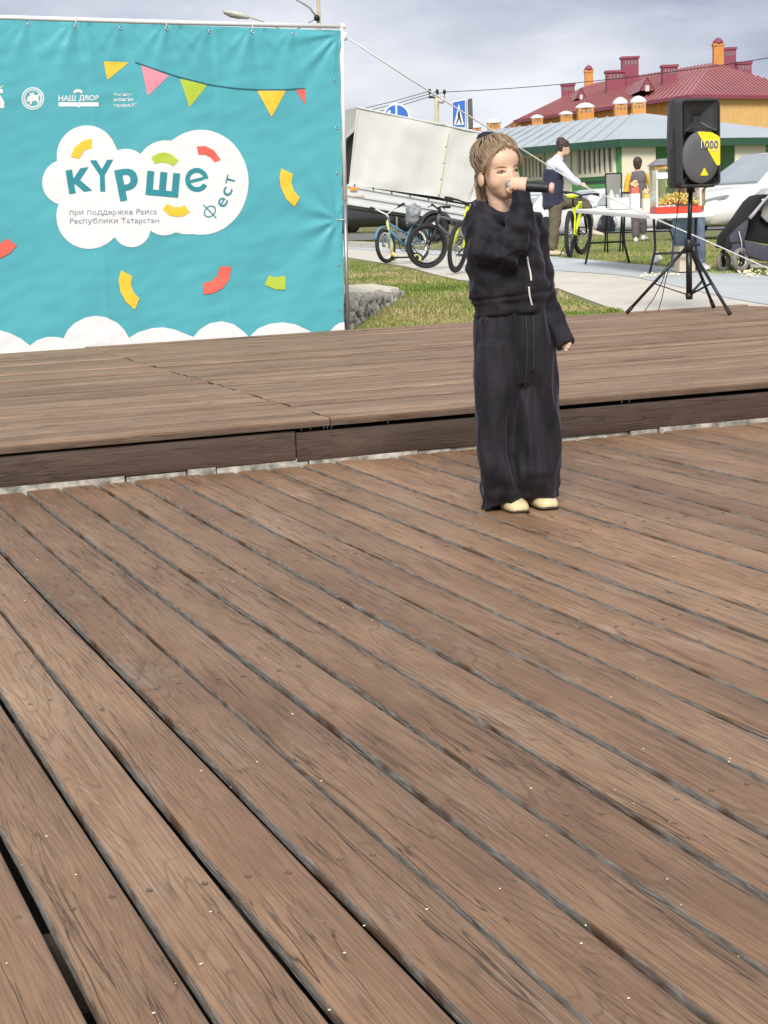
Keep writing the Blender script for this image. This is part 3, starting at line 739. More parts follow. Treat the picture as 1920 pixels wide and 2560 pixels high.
# ---- brick and white-capped chimneys of the pavilion
def dome_chimney(u, v0, v1, w_px, D, kind=0):
    b = at_D(u, v1, D); t = at_D(u, v0, D); w_ = w_px*D/F; h = t.z-b.z
    zb = b.z-1.2
    root = empty('brick_chimney', (b.x, b.y, zb), YAW*-1, 'brick vent chimney with white domed cap, %s' % kind, 'chimney', 'white capped chimneys behind the pale roof')
    MB().box((0, 0, (b.z-zb+h*.55)/2), (w_, w_, b.z-zb+h*.55)).build('shaft', brick, root, smooth=False)
    MB().lathe([(w_*.62, 0), (w_*.64, .06), (w_*.56, h*.22), (w_*.3, h*.38), (.02, h*.45)], (0, 0, b.z-zb+h*.55), seg=14).build('cap', white_cap, root)
    for k in (-1, 0, 1): MB().box((k*w_*.28, -w_/2-.006, b.z-zb+h*.32), (w_*.13, .02, h*.16)).build('vent', glass_dark, root, smooth=False)
    return root
for a in ((1551, 242, 285, 30, 79, 'left of the close pair'), (1596, 239, 280, 32, 77, 'right of the close pair'), (1463, 256, 290, 38, 82, 'wide one in mid roof'), (1415, 277, 300, 28, 84, 'right of the small one near the roof end'),
          (1343, 286, 310, 26, 87, 'small one near the red roof eave'), (1235, 295, 326, 30, 90, 'just right of the crossing sign'), (1192, 309, 335, 20, 92, 'beside the dark sign edge')): dome_chimney(*a)

# ---- red roofed brick house
K_, KL, KR = at_D(1724, 238, 105), at_D(1285, 300, 127), at_D(2060, 233, 112)
AP, RL = at_D(1781, 158, 119), at_D(1470, 212, 137)
zk = K_.z
K0, KL0, KR0 = (Vector((q.x, q.y, -.05)) for q in (K_, KL, KR))
hs = empty('brick_house', K0, 0, 'orange brick house with red metal roof rising behind the pavilion', 'building')
pk, pr = vplane(K0, KL0), vplane(K0, KR0)
MB().prism([K0+FH*.5, KL0+FH*.5, KL0+FH*16, K0+FH*26, KR0+FH*8], (0, 0, zk)).build('wall', brick, hs, smooth=False, world=True)
s, z = rect_on(pr, 1728, 243, 2050, 420); slab(pr, s, z, .0, .06).build('wall_facing', brick_y, hs, smooth=False, world=True)
rr = MB(); Kv = Vector((K_.x, K_.y, zk))-FH*.5; Lv2 = Vector((KL.x, KL.y, zk))-FH*.4; Rv2 = Vector((KR.x, KR.y, zk))-FH*.4
bk = AP+FH*12-Vector((0, 0, 3)); bl2 = RL+FH*12-Vector((0, 0, 3))
rr.add([Kv, Lv2, Rv2, AP, RL, bk, bl2], [(0, 1, 4, 3), (0, 3, 2), (1, 6, 4), (3, 4, 6, 5), (2, 3, 5)])
roof = rr.build('roof', maroon, hs, smooth=False, world=True)
sm = MB()
for i in range(1, 34): t = i/34; sm.bar(Kv.lerp(Rv2, t)+Vector((0, 0, .03)), Kv.lerp(Rv2, t).lerp(AP, 1)+Vector((0, 0, .03)) if False else (Kv.lerp(AP, min(1, t/.5*.5/ .5)) if t < .0 else Kv.lerp(Rv2, t)+(AP-Kv.lerp(Rv2, .45))*(1-abs(t-.45)/.55 if t > .45 else t/.45)+Vector((0, 0, .03))), .08, .08)
for i in range(1, 40): t = i/40; sm.bar(Kv.lerp(Lv2, t)+Vector((0, 0, .03)), AP.lerp(RL, t)+Vector((0, 0, .03)), .08, .08)
sm.build('roof_seam', maroon, roof, smooth=False, world=True, kind='stuff')
ed = MB()
ed.bar(Kv-Vector((0, 0, .1)), Lv2-Vector((0, 0, .1)), .2, .22); ed.bar(Kv-Vector((0, 0, .1)), Rv2-Vector((0, 0, .1)), .2, .22); ed.build('gutter', maroon_d, hs, smooth=False, world=True)
def stack(u0, v0, u1, v1, D, m, cap=True, vents=True, name='chimney'):
    a = at_D(u0, v1, D); b = at_D(u1, v1, D); t = at_D(u0, v0, D); w_ = (b-a).length; h = t.z-a.z; c = (a+b)/2
    rot = Matrix.Rotation(-YAW, 3, 'Z')
    ch = MB().box((c.x, c.y, a.z+h/2-.6), (w_, w_*.8, h+1.2), rot).build(name, m, hs, smooth=False, world=True)
    if cap:
        MB().box((c.x, c.y, t.z+.04), (w_*1.14, w_*.95, .16), rot).build('chimney_cap', m, ch, smooth=False, world=True)
        if m is brick: MB().lathe([(w_*.55, 0), (w_*.5, .18), (w_*.25, .35), (.02, .42)], (c.x, c.y, t.z+.1), seg=12).build('chimney_hood', maroon_d, ch, world=True)
    if vents:
        for k in range(4):
            q = c+rot @ Vector(((k-1.5)*w_*.2, -w_*.4-.01, 0)); MB().box((q.x, q.y, t.z-.32), (w_*.1, .03, .28), rot).build('chimney_vent', glass_dark, ch, smooth=False, world=True)
stack(1405, 214, 1436, 256, 133, maroon_d); stack(1462, 180, 1482, 212, 136, brick, vents=False)
stack(1516, 182, 1560, 246, 124, maroon_d); stack(1555, 147, 1595, 238, 125, maroon_d); stack(1655, 168, 1692, 222, 116, maroon_d)
stack(1783, 114, 1808, 165, 120, brick, vents=False); stack(1808, 124, 1838, 180, 124, maroon_d); stack(1840, 160, 1876, 195, 122, maroon_d)
def dormer(u0, u1, vt, vb, D):
    a, b, t = at_D(u0, vb, D), at_D(u1, vb, D), at_D((u0+u1)/2, vt, D); bk_ = FH*9
    d = MB(); d.add([a, b, t, t+bk_, a+bk_, b+bk_], [(0, 2, 3, 4), (1, 5, 3, 2)]); o = d.build('dormer', maroon, roof, smooth=False, world=True)
    c = (a+b+t)/3-FH*-.05
    f_ = MB().prism([a.lerp(c, .14), b.lerp(c, .14), t.lerp(c, .14)], FH*.1)
    # a dormer's face sits under its own roof
    f_.build('dormer_face', maroon_d, roof, smooth=False, world=True); c2 = c-FH*.06-Vector((0, 0, .12)); rot = Matrix.Rotation(-YAW, 3, 'Z')
    MB().box(c2, ((b-a).length*.24, .05, (t.z-a.z)*.42), rot).build('dormer_window', mat('pale_window', (.6, .6, .52), .3, .1), roof, smooth=False, world=True)
dormer(1438, 1468, 219, 248, 125); dormer(1598, 1638, 192, 228, 112)

# ---- utility pole with wires
D = 92; pb = gD(1092, D); top = at_D(1092, 240, D)
pole_m = mat('concrete_pole', (.50, .45, .28), .85, .1, 4)
up_ = empty('utility_pole', pb, 0, 'concrete utility pole with a crossarm of three insulators behind the trailer', 'utility pole')
MB().tube([pb, top], [.16, .11], 10).build('pole', pole_m, up_, world=True)
xa, xb = at_D(1071, 243, D), at_D(1112, 245, D); MB().bar(xa, xb, .08, .1).build('crossarm', dark_metal, up_, smooth=False, world=True)
ins = []
for u, v in ((1074, 228), (1093, 229), (1111, 230)):
    p = at_D(u, v, D); q = at_D(u, 243, D); ins.append(p); b = MB(); b.tube([q, p], .02, 6); b.ell(p, (.09, .09, .13), None, 10, 6); b.build('insulator', dark_metal, up_, world=True)
MB().ell(at_D(1104, 251, D-.3), (.2, .2, .17), None, 10, 8).build('lamp_head', white_cap, up_, world=True)
def wire(pts, name, lab, r=.018): MB().tube(pts, r, 5).build(name, dark_metal, label=lab, cat='wire', group='overhead wires')
for i, (u1, v1) in enumerate(((840, 281), (840, 290), (840, 301))):
    a = ins[i]; b = at_D(u1-420, v1+45+i*8, 105); wire([a.lerp(b, t)-Vector((0, 0, 1.6*4*t*(1-t)*.35)) for t in [k/8 for k in range(9)]], 'overhead_wire', 'dark overhead wire left of the utility pole, %s of three' % ('top', 'middle', 'lowest')[i])
a = ins[2]; b = at_D(2060, 122, 72); wire([a.lerp(b, t)-Vector((0, 0, 3.2*t*(1-t)*.35)) for t in [k/10 for k in range(11)]], 'overhead_wire', 'long dark overhead wire crossing in front of the red roof')
# ---- street lamp and tall pole above the banner
D = 46; sl = empty('street_lamp', gD(735, D), 0, 'grey street lamp head reaching out above the banner', 'street lamp')
lamp_g = mat('lamp_housing', (.50, .52, .46), .45, .06); lamp_d = mat('lamp_lens', (.22, .22, .18), .3, .1)
pt = at_D(735, 90, D); MB().tube([gD(735, D), pt], [.08, .05], 8).build('pole', lamp_g, sl, world=True)
MB().tube([pt, at_D(700, 70, D), at_D(660, 53, D), at_D(617, 40, D)], [.04, .035, .03, .03], 8).build('arm', lamp_g, sl, world=True)
hd = []
for u, v, r1, r2 in ((557, 28, .03, .02), (562, 30, .11, .05), (578, 33, .17, .085), (596, 37, .17, .095), (612, 41, .12, .07), (622, 44, .05, .04)):
    c = at_D(u, v, D); hd.append([c+FH*(r1*cos(2*pi*k/14))+Vector((0, 0, 1))*(r2*sin(2*pi*k/14)) for k in range(14)])
MB().loft(hd).build('lamp_head', lamp_g, sl, world=True)
hd = []
for u, v, r1, r2 in ((560, 33, .05, .02), (575, 38.5, .14, .05), (595, 43, .13, .045), (606, 45, .05, .02)):
    c = at_D(u, v, D); hd.append([c+FH*(r1*cos(2*pi*k/12))+Vector((0, 0, 1))*(r2*sin(2*pi*k/12)) for k in range(12)])
MB().loft(hd).build('lens', lamp_d, sl, world=True)
D = 55; tp = empty('tall_pole', gD(800, D), 0, 'slim pale pole standing behind the banner corner', 'pole')
MB().tube([gD(803, D), at_D(797, 62, D), at_D(793, -130, D)], [.085, .065, .05], 8).build('pole', pole_m, tp, world=True)
MB().tube([at_D(793, 45, D), at_D(775, 20, D), at_D(758, 9, D), at_D(720, -12, D)], [.03, .03, .03, .02], 6).build('bracket', lamp_d, tp, world=True)
MB().tube([at_D(793, 45, D), at_D(765, 61, D), at_D(740, 75, D)], .012, 5).build('stay', dark_metal, tp, world=True)
MB().ell(at_D(792, 45, D-.1), (.1, .1, .1), None, 8, 6).build('clamp', dark_metal, tp, world=True)
# ---- road signs
sign_blue = mat('sign_blue', (.035, .16, .55), .4, .04); sign_white = mat('sign_white', (.8, .8, .8), .4, .03); sign_back = mat('sign_back', (.10, .10, .10), .6, .1)
def flat(D, pts, t=.0, th=.01):
    P = at_D(960, 600, D); q = [at_plane(u, v, P-FH*t, FH) for u, v in pts]; return MB().prism(q, -FH*th)
D = 46; sg = empty('cycle_sign', gD(992, D), 0, 'round blue road sign with a white bar peeking over the trailer cover', 'road sign')
MB().tube([gD(992, D+.06), at_D(992, 262, D+.06)], .03, 8).build('post', lamp_g, sg, world=True)
ec = lambda c, r, n=36: [(c[0]+r*cos(2*pi*i/n), c[1]+r*sin(2*pi*i/n)) for i in range(n)]
flat(D, ec((991, 292), 34)).build('disc', sign_white, sg, smooth=False, world=True); flat(D, ec((991, 292), 29.5), .014, .004).build('face', sign_blue, sg, smooth=False, world=True)
flat(D, [(988.5, 262), (993, 262), (993, 322), (988.5, 322)], .022, .003).build('bar', sign_white, sg, smooth=False, world=True)
flat(D, ec((973, 279), 4, 12), .022, .003).build('pictogram', sign_white, sg, smooth=False, world=True); flat(D, [(969, 284), (977, 284), (979, 305), (967, 305)], .022, .003).build('pictogram', sign_white, sg, smooth=False, world=True)
D = 48; sg = empty('crossing_sign', gD(1158, D), 0, 'blue pedestrian crossing sign turned slightly away, above the trailer', 'road sign')
MB().tube([gD(1164, D+.1), at_D(1164, 250, D+.1)], .035, 8).build('post', lamp_g, sg, world=True)
flat(D, [(1130.5, 254), (1164.5, 247), (1164.5, 326), (1130.5, 324)]).build('plate', sign_white, sg, smooth=False, world=True)
flat(D, [(1132, 256), (1162.5, 250), (1162.5, 318), (1132, 317)], .012, .003).build('face', sign_blue, sg, smooth=False, world=True)
flat(D, [(1147, 259), (1160, 312), (1135, 312)], .018, .003).build('triangle', sign_white, sg, smooth=False, world=True)
pic = mat('sign_black', (.03, .03, .03), .5); flat(D, [(1146.5, 277), (1149.5, 278), (1150.5, 290), (1154.5, 309), (1151.5, 309.5), (1148, 297), (1142, 310), (1139.5, 309), (1145, 294), (1143.5, 287)], .022, .003).build('pictogram', pic, sg, smooth=False, world=True)
pe = at_D(1176, 285, D+.2); MB().box(pe, (.10, .75, .78), Matrix.Rotation(-YAW-.02, 3, 'Z')).build('side_plate', sign_back, sg, smooth=False, world=True)
D = 50; sg = empty('turn_sign', gD(1897, D), 0, 'pale round road sign with a right turn arrow in front of the pavilion wall', 'road sign')
MB().tube([gD(1897, D+.05), at_D(1897, 398, D+.05)], .03, 8).build('post', lamp_g, sg, world=True)
flat(D, ec((1897, 407), 20, 28)).build('disc', mat('sign_pale', (.62, .66, .66), .5, .05), sg, smooth=False, world=True)
gy = mat('sign_grey', (.18, .19, .19), .5)
flat(D, [(1891, 421), (1894.5, 421), (1894.5, 404), (1899, 402.5), (1902, 402.5), (1902, 405.5), (1910, 400, )[:2], (1902, 395.5), (1902, 398.5), (1896, 399), (1891, 403)], .014, .003).build('arrow', gy, sg, smooth=False, world=True)

# ================================================================ TRAILER (tilted forward on its drawbar)
tarp = mat('grey_tarpaulin', (.60, .60, .58), .6, .03, .8, .08, 9); alu = mat('trailer_side', (.68, .70, .71), .4, .06, 2, metal=.3); orange_r = mat('orange_reflector', (.85, .30, .02), .35)
D = 39.5
cA = gD(1085, D)
tr_ = empty('cargo_trailer', cA, 0, 'tilted grey covered cargo trailer parked behind the bicycles', 'trailer')
# local frame in which x runs along the trailer (to the right in the photo), from pixels on the side plane
Pn = cA; side_n = (FH*1.0-RH*.14).normalized(); sd_ = Vector((side_n.y, -side_n.x, 0))
def tp_(u, v, t=0): return at_plane(u, v, Pn, side_n)+side_n*t
W_ = 1.75
def smoothpath_(P, n=5):
    P = [Vector(p) for p in P]; a, b, c = P; return [a*((1-t)*(1-2*t))+b*(4*t*(1-t))+c*(t*(2*t-1)) for t in [k/(2*n) for k in range(2*n+1)]]
def wavy(u0, v0, u1, v1, u2, v2, u3, v3, nu=28, nv=18, amp=.02, seed=0, t=0):
    """cloth panel between four photo corners (tl, tr, br, bl)"""
    V = []
    for j in range(nv+1):
        for i in range(nu+1):
            a, b = i/nu, j/nv; u = (u0+(u1-u0)*a)*(1-b)+(u3+(u2-u3)*a)*b; v = (v0+(v1-v0)*a)*(1-b)+(v3+(v2-v3)*a)*b
            k = sin(pi*min(1, a*6))*0+min(1, min(a, 1-a)*8)*min(1, min(b*1.0+.0, 1-b)*10+.2)
            d = amp*k*(noise.noise((a*2.2+seed, b*1.0, 1.7))*1.1+noise.noise((a*8+b*1.2+seed, b*.9, 4))*.35*b+noise.noise((a*5-b*3+seed, b*3+a*3, 8))*.25)
            V.append(tp_(u, v, t+d-.05*sin(pi*b)*.0))
    return MB().add(V, [(j*(nu+1)+i, j*(nu+1)+i+1, (j+1)*(nu+1)+i+1, (j+1)*(nu+1)+i) for j in range(nv) for i in range(nu)])
o = wavy(892, 268, 1113, 313, 1094, 492, 872, 462, amp=.085, seed=1).build('side_curtain', tarp, tr_, world=True)
o = wavy(1113, 313, 1262, 342, 1240, 528, 1094, 492, amp=.085, seed=5).build('side_curtain', tarp, tr_, world=True)
# roof, rear flap, front and far side of the cover
q0, q1, q2, q3 = tp_(892, 268), tp_(1262, 342), tp_(1240, 528), tp_(868, 461)
cv = MB(); e_ = side_n*W_
cv.add([q0+Vector((0, 0, .003)), q1+Vector((0, 0, .003)), q1+e_+Vector((0, 0, .003)), q0+e_+Vector((0, 0, .003))], [(0, 1, 2, 3)])
cv.add([q1, q2, q2+e_, q1+e_], [(0, 1, 2, 3)]); cv.add([q0+e_, q1+e_, q2+e_, q3+e_], [(0, 1, 2, 3)]); cv.build('cover', tarp, tr_, smooth=False, world=True)
rl_ = sd_*-.0
fl = MB(); fl.add([q0, tp_(893, 300), tp_(884, 330), q0+e_*.9-sd_*.25-Vector((0, 0, .0)), q0+e_*.9-sd_*.3-Vector((0, 0, .8))], [(0, 1, 2, 4, 3)]); fl.build('rear_flap', tarp, tr_, smooth=False, world=True)
MB().add([q0+sd_*.06, q3+sd_*.06, q3+e_+sd_*.06, q0+e_+sd_*.06], [(0, 1, 2, 3)]).build('interior_shade', mat('shade_black', (.01, .01, .01), .9), tr_, smooth=False, world=True)  # flat black sheet painting the shade inside the open rear
for (ua, va, ub, vb, uc, vc) in ((892, 268, 1002, 289, 1113, 313), (1113, 313, 1190, 327, 1262, 342)):
    MB().tube(smoothpath_([tp_(ua, va, -.01), tp_(uc, vc+2.5, -.01) if False else tp_(ub, vb+2.5, -.01), tp_(uc, vc, -.01)]), .022, 8).build('cover_hem', tarp, tr_, world=True)
for k in range(8):
    u = 886+k*46; v = 464+(u-872)*.178; MB().box(tp_(u, v-3, -.06), (.025, .03, .06), Matrix.Rotation(-YAW, 3, 'Z')).build('lashing_hook', dark_metal, tr_, smooth=False, world=True)
# strap between the curtains
for k in range(4):
    a0_, a1_ = k/4+.01, (k+1)/4-.015
    pa = lambda t: (1119-24*t, 329+160*t)
    MB().bar(tp_(*pa(a0_), -.05), tp_(*pa(a1_), -.05), .05, .02).build('strap', cream, tr_, smooth=False, world=True)
# box sides
sides = MB(); sides.prism([tp_(868, 463), tp_(1240, 529), tp_(1236, 568), tp_(866, 512)], side_n*.04); sides.build('side_board', alu, tr_, smooth=False, world=True)
for (va, vb) in ((463, 468), (486, 489), (508, 514)):
    t0 = (va-463)/49; rb = MB(); rb.bar(tp_(868, va, -.025), tp_(1239, va+66*(1-t0)+57*t0, -.025), .04, .05); rb.build('side_rail', mat('pale_rail', (.66, .68, .68), .4, metal=.3), tr_, smooth=False, world=True)
sides = MB(); p_ = tp_(867, 463); q_ = tp_(865, 512); sides.prism([p_, q_, q_+e_, p_+e_], sd_*.04); sides.build('tail_board', alu, tr_, smooth=False, world=True)
fl = MB(); fl.prism([tp_(866, 512), tp_(1236, 568), tp_(1236, 573), tp_(866, 518)], e_); fl.build('floor', mat('trailer_floor', (.05, .05, .05), .8), tr_, smooth=False, world=True)
pp = tp_(883, 472, -.05); MB().box(pp, (.16, .03, .07), Matrix.Rotation(-YAW, 3, 'Z')).build('reflector', orange_r, tr_, smooth=False, world=True)
pp = tp_(893, 490, -.045); MB().box(pp, (.30, .02, .035), Matrix.Rotation(-YAW, 3, 'Z')).build('marker_strip', mat('pale_orange_strip', (.65, .45, .33), .5), tr_, smooth=False, world=True)
wc = at_plane(1087, 568, Pn, side_n)-side_n*.08
MB().torus(wc, .23, .085, side_n, 28, 10).build('tyre', rubber, tr_, world=True); MB().lathe([(.17, -.05), (.17, .05), (.06, .07), (.05, -.07)], wc, side_n, 18).build('rim', chrome, tr_, world=True)
wc2 = wc+e_*1.02; MB().torus(wc2, .23, .085, side_n, 24, 8).build('tyre', rubber, tr_, world=True)
ar = []; ar2 = []
for i in range(15):
    a = radians(8+i*164/14-6); ar.append(wc+sd_*(.40*cos(a))+Vector((0, 0, .38*sin(a))))
fd = MB(); fd.add([p-side_n*.13 for p in ar]+[p+side_n*.10 for p in ar], [(i, i+1, i+16, i+15) for i in range(14)]); fd.add([p-side_n*.13 for p in ar]+[p+(wc-p)*.16-side_n*.13 for p in ar], [(i, i+1, i+16, i+15) for i in range(14)])
fd.build('mudguard', mat('mudguard_plastic', (.035, .035, .035), .5), tr_, world=True)
MB().bar(tp_(1236, 571, .8), gD(1310, D+.8)+Vector((0, 0, .12)), .08, .08).build('drawbar', dark_metal, tr_, smooth=False, world=True)
MB().tube([wc+Vector((0, 0, .0)), wc2], .03, 8).build('axle', dark_metal, tr_, world=True)

# ================================================================ CARS
car_white = mat('white_car_paint', (.78, .78, .76), .25, .02, 1, coat=.6); car_black = mat('black_car_paint', (.02, .02, .022), .25, .05, 1, coat=.6)
car_glass = mat('car_glass', (.36, .40, .42), .08, .1, 1, spec=.9); tail_red = mat('tail_lamp', (.45, .03, .02), .25, .1); lampg = mat('head_lamp', (.26, .29, .31), .12, .2, 9, spec=.8)  # car glass base colour is paled to carry a sky reflection
def make_car(name, label, paint, loc, rz, Lc=4.4, Wc=1.8, Hc=1.6, hood=.95, suv=False, plate=False):
    root = empty(name, loc, rz, label, 'car', 'parked cars')
    h = Wc/2
    # stations along x (front = +x): (x, z_low, z_belt, half width at belt)
    st = [(-Lc/2, .42, .78, .70*h), (-Lc/2+.10, .30, .95, .88*h), (-Lc/2+.5, .26, 1.0, .98*h), (-Lc*.2, .24, .98, h), (Lc*.12, .24, .95, h), (Lc*.28, .25, .92, .98*h), (Lc/2-.45, .28, .82, .93*h), (Lc/2-.12, .30, .70, .80*h), (Lc/2, .40, .60, .55*h)]
    rings = []
    for x, z0, z1, w_ in st:
        pr_ = [(-w_*.86, z0), (-w_, z0+.12), (-w_*1.01, (z0+z1)/2), (-w_*.97, z1-.06), (-w_*.88, z1), (0, z1+.035), (w_*.88, z1), (w_*.97, z1-.06), (w_*1.01, (z0+z1)/2), (w_, z0+.12), (w_*.86, z0), (0, z0-.02)]
        rings.append([Vector((x, y, z)) for y, z in pr_])
    MB().loft(rings).build('body', paint, root, sharp=45)
    xr, xf = (-Lc/2+.12, Lc*.30) if suv else (-Lc/2+.45, Lc*.27)
    tr0, tr1 = (xr+.45, Lc*.06) if suv else (xr+.75, Lc*.04)
    cab = []
    for x, z, w_ in ((xr, .97, .84*h), (xr+(tr0-xr)*.55, .97+(Hc-.97)*.68, .78*h), (tr0, Hc-.03, .70*h), ((tr0+tr1)/2, Hc, .70*h), (tr1, Hc-.04, .68*h), (tr1+(xf-tr1)*.5, .93+(Hc-.93)*.58, .76*h), (xf, .93, .84*h)):
        b0 = .93
        cab.append([Vector((x, y, zz)) for y, zz in ((-h*.9, b0-.05), (-(h*.9*.35+w_*.65), b0+(z-b0)*.6), (-w_, z-.03 if z-b0 > .1 else z), (-w_*.7, z), (w_*.7, z), (w_, z-.03 if z-b0 > .1 else z), (h*.9*.35+w_*.65, b0+(z-b0)*.6), (h*.9, b0-.05))])
    MB().loft(cab).build('cabin', paint, root, sharp=40)
    # glass: windscreen, rear window, side windows set on the cabin
    def quad(P, m, nm, off):
        n = (Vector(P[1])-Vector(P[0])).cross(Vector(P[2])-Vector(P[0])).normalized()*off
        MB().prism([Vector(p)+n for p in P], n*.3).build(nm, m, root, smooth=False)
    for s in (-1, 1):
        zt = Hc-.14; zb = 1.0; yt = .755*h; yb = .885*h
        xs_ = [(xr+(tr0-xr)*.45, tr0+.08, tr0+.55), (None,)]
        fr0 = [(xr+.45 if not suv else xr+.32, s*yb, zb), ((tr0+tr1)/2-.05, s*yb, zb), ((tr0+tr1)/2-.05, s*yt, zt), (tr0+.12, s*yt, zt)]
        fr1 = [((tr0+tr1)/2+.05, s*yb, zb), (xf-.35, s*yb, zb), (tr1+.1, s*yt, zt), ((tr0+tr1)/2+.05, s*yt, zt)]
        for P in (fr0, fr1):
            Q = [Vector((p[0], p[1]+s*.035, p[2])) for p in P]; MB().prism(Q, (0, -s*.05, 0)).build('side_window', car_glass, root, smooth=False)
    a = .62*h
    MB().prism([(xf-.12, -.8*h, 1.0), (xf-.12, .8*h, 1.0), (tr1+.12, a, Hc-.10), (tr1+.12, -a, Hc-.10)], (.05, 0, .05)).build('windscreen', car_glass, root, smooth=False)
    MB().prism([(xr+.06, -.74*h, 1.04), (xr+.06, .74*h, 1.04), (tr0-.1, a, Hc-.11), (tr0-.1, -a, Hc-.11)], (-.06, 0, .04)).build('rear_window', car_glass, root, smooth=False)
    wb = Lc*.305
    for x in (-wb, wb):
        for s in (-1, 1):
            c = (x, s*(h-.10), .33)
            MB().lathe([(.385, -.012), (.385, .012)], (x, s*(h+.004), .36), (0, s, 0), 26).build('wheel_arch', black_plastic, root)
            wt = MB().torus(c, .25, .085, (0, 1, 0), 28, 10, 1.25); 
            wo = wt.build('tyre', rubber, root)
            y = s*(h-.01); rm = MB()
            rm.lathe([(.045, -.02), (.045, .02)], (x, y+s*.012, .33), (0, s, 0), 12)
            for k in range(10): an = 2*pi*k/10; rm.bar((x+.04*cos(an), y+s*.012, .33+.04*sin(an)), (x+.195*cos(an), y+s*.010, .33+.195*sin(an)), .028, .02)
            rm.torus((x, y, .33), .19, .018, (0, 1, 0), 26, 6)
            rm.build('rim', chrome, wo, smooth=False)
            wt2 = MB().lathe([(.25, 0), (.25, .01)], (x, y-s*.03, .33), (0, s, 0), 20); wt2.build('wheel_back', rubber, wo)
    for s in (-1, 1):
        MB().loft([[Vector((x, s*y, z+dz)) for dz in (-hh, hh)]+[Vector((x-.12, s*(y-.02), z+dz)) for dz in (hh, -hh)] for x, y, z, hh in ((Lc/2-.02, .40*h, .645, .045), (Lc/2-.12, .66*h, .70, .065), (Lc/2-.34, .875*h, .78, .035))]).build('headlight', lampg, root, sharp=30)
        MB().box((-Lc/2+.13, s*.80*h, .86), (.22, .30, .17)).build('tail_light', tail_red, root, smooth=False)
        MB().ell((xf-.45, s*(h+.09), 1.0), (.10, .09, .075), None, 10, 8).build('mirror', paint, root)
        MB().box((Lc*.02, s*(h*1.0+.012), .84), (.2, .03, .03)).build('door_handle', paint, root, smooth=False)
    MB().box((Lc/2-.03, 0, .55), (.10, .72*h, .12)).build('grille', black_plastic, root, smooth=False)
    MB().box((Lc/2-.05, 0, .33), (.12, 1.1*h, .09)).build('lower_grille', black_plastic, root, smooth=False)
    MB().box((Lc/2+.03, 0, .44), (.02, .46, .10)).build('number_plate', sign_white, root, smooth=False); MB().box((-Lc/2-.015, 0, .62), (.02, .46, .10)).build('number_plate', sign_white, root, smooth=False)
    MB().box((-Lc/2+.05, 0, .40), (.16, 1.3*h, .10)).build('rear_bumper', black_plastic, root, smooth=False)
    return root
az = lambda deg: radians(90-deg)-YAW      # heading measured clockwise from straight away
p = gD(1945, 33.6); make_car('parked_car', 'white car with long headlight at the right edge behind the pushchair', car_white, (p.x, p.y, ZG), az(180+62), 4.6, 1.85, 1.62)
p = gD(1536, 53); make_car('parked_car', 'white hatchback with red tail lamps behind the folding table', car_white, (p.x, p.y, .03), az(62), 4.3, 1.8, 1.5)
p = gD(1385, 50); make_car('parked_car', 'white car behind the young man in the navy jacket', car_white, (p.x, p.y, .03), az(48), 4.2, 1.75, 1.45)
p = gD(935, 66); make_car('parked_car', 'black car far off, glimpsed under the trailer', car_black, (p.x, p.y, ZG), az(95), 4.4, 1.8, 1.5)
p = gD(790, 70); make_car('parked_car', 'far white car half hidden by the banner post', car_white, (p.x, p.y, ZG), az(80), 4.3, 1.75, 1.5)
# ================================================================ ROCKS AND SLAB BEHIND THE STAGE
rock_m = mat('grey_rock', (.33, .31, .27), .9, .3, 7, .5, 30); slab_m = mat('stone_slab', (.66, .60, .47), .85, .08, 5, .3, 40)
rk = random.Random(11)
def rockmesh(seed, r):
    b = MB().ell((0, 0, 0), r, None, 10, 7); R_2 = random.Random(seed)
    me = bpy.data.meshes.new('rock'); me.from_pydata(b.v, [], b.f); fixn(me)
    displace(me, lambda c, n: c*(1+.28*noise.noise(c*(1.6/max(r))+Vector((seed*3.1, 0, 0)))+.1*noise.noise(c*(5/max(r)))))
    return me
RM = [rockmesh(i, (.10, .085, .075)) for i in range(6)]
for me in RM: me.materials.append(rock_m)
rw = empty('rubble_wall', ground(880, 800), 0, 'low rubble wall with a pale stone cap just right of the banner post', 'wall')
Dw = lambda u: 13.25+max(0, (u-870)/130*2.7)+max(0, (866-u)*.002)
near = [(760, 757), (810, 750), (866, 741), (930, 735), (1000, 727)]; far = [(760, 716), (810, 714), (866, 713), (930, 715), (994, 717)]
V = []
for (u, v), (u2, v2) in zip(near, far):
    a = at_D(u, v, Dw(u)); d2 = Dw(u)+(1.9 if u < 960 else .5); b = at_D(u2, v2, d2); b.z = a.z+.01
    V += [a, b, b-Vector((0, 0, .05)), a-Vector((0, 0, .05))]
cap = MB().loft([V[i*4:i*4+4] for i in range(5)]); co = cap.build('cap_stone', slab_m, rw, smooth=False, world=True)
for row in range(6):
    for k in range(30):
        u = 760+240*k/29+rk.uniform(-4, 4)
        vt = 757-15*(u-760)/110 if u < 870 else 742-15*(u-870)/130
        vb = 822 if u < 872 else 822-(u-872)/128*76
        v = vt+11+row*13.5+rk.uniform(-3, 3)
        if v > vb+2: continue
        p = at_D(u, v, Dw(u)-.02)
        o = obj('rock', RM[rk.randrange(6)], None, rw); o.location = p-rw.location+FH*.06; o.rotation_euler = (rk.uniform(0, 6), rk.uniform(0, 6), rk.uniform(0, 6)); s_ = rk.uniform(.42, .75); o.scale = (s_, s_, s_)
core = MB(); P = [at_D(u, v, Dw(u)+.09) for u, v in near]; Q = [at_D(u, v, Dw(u)+(1.8 if u < 960 else .45)) for u, v in near]
rg_ = []
for a, b in zip(P, Q): rg_.append([Vector((a.x, a.y, a.z-.06)), Vector((b.x, b.y, a.z-.06)), Vector((b.x, b.y, .0)), Vector((a.x, a.y, .0))])
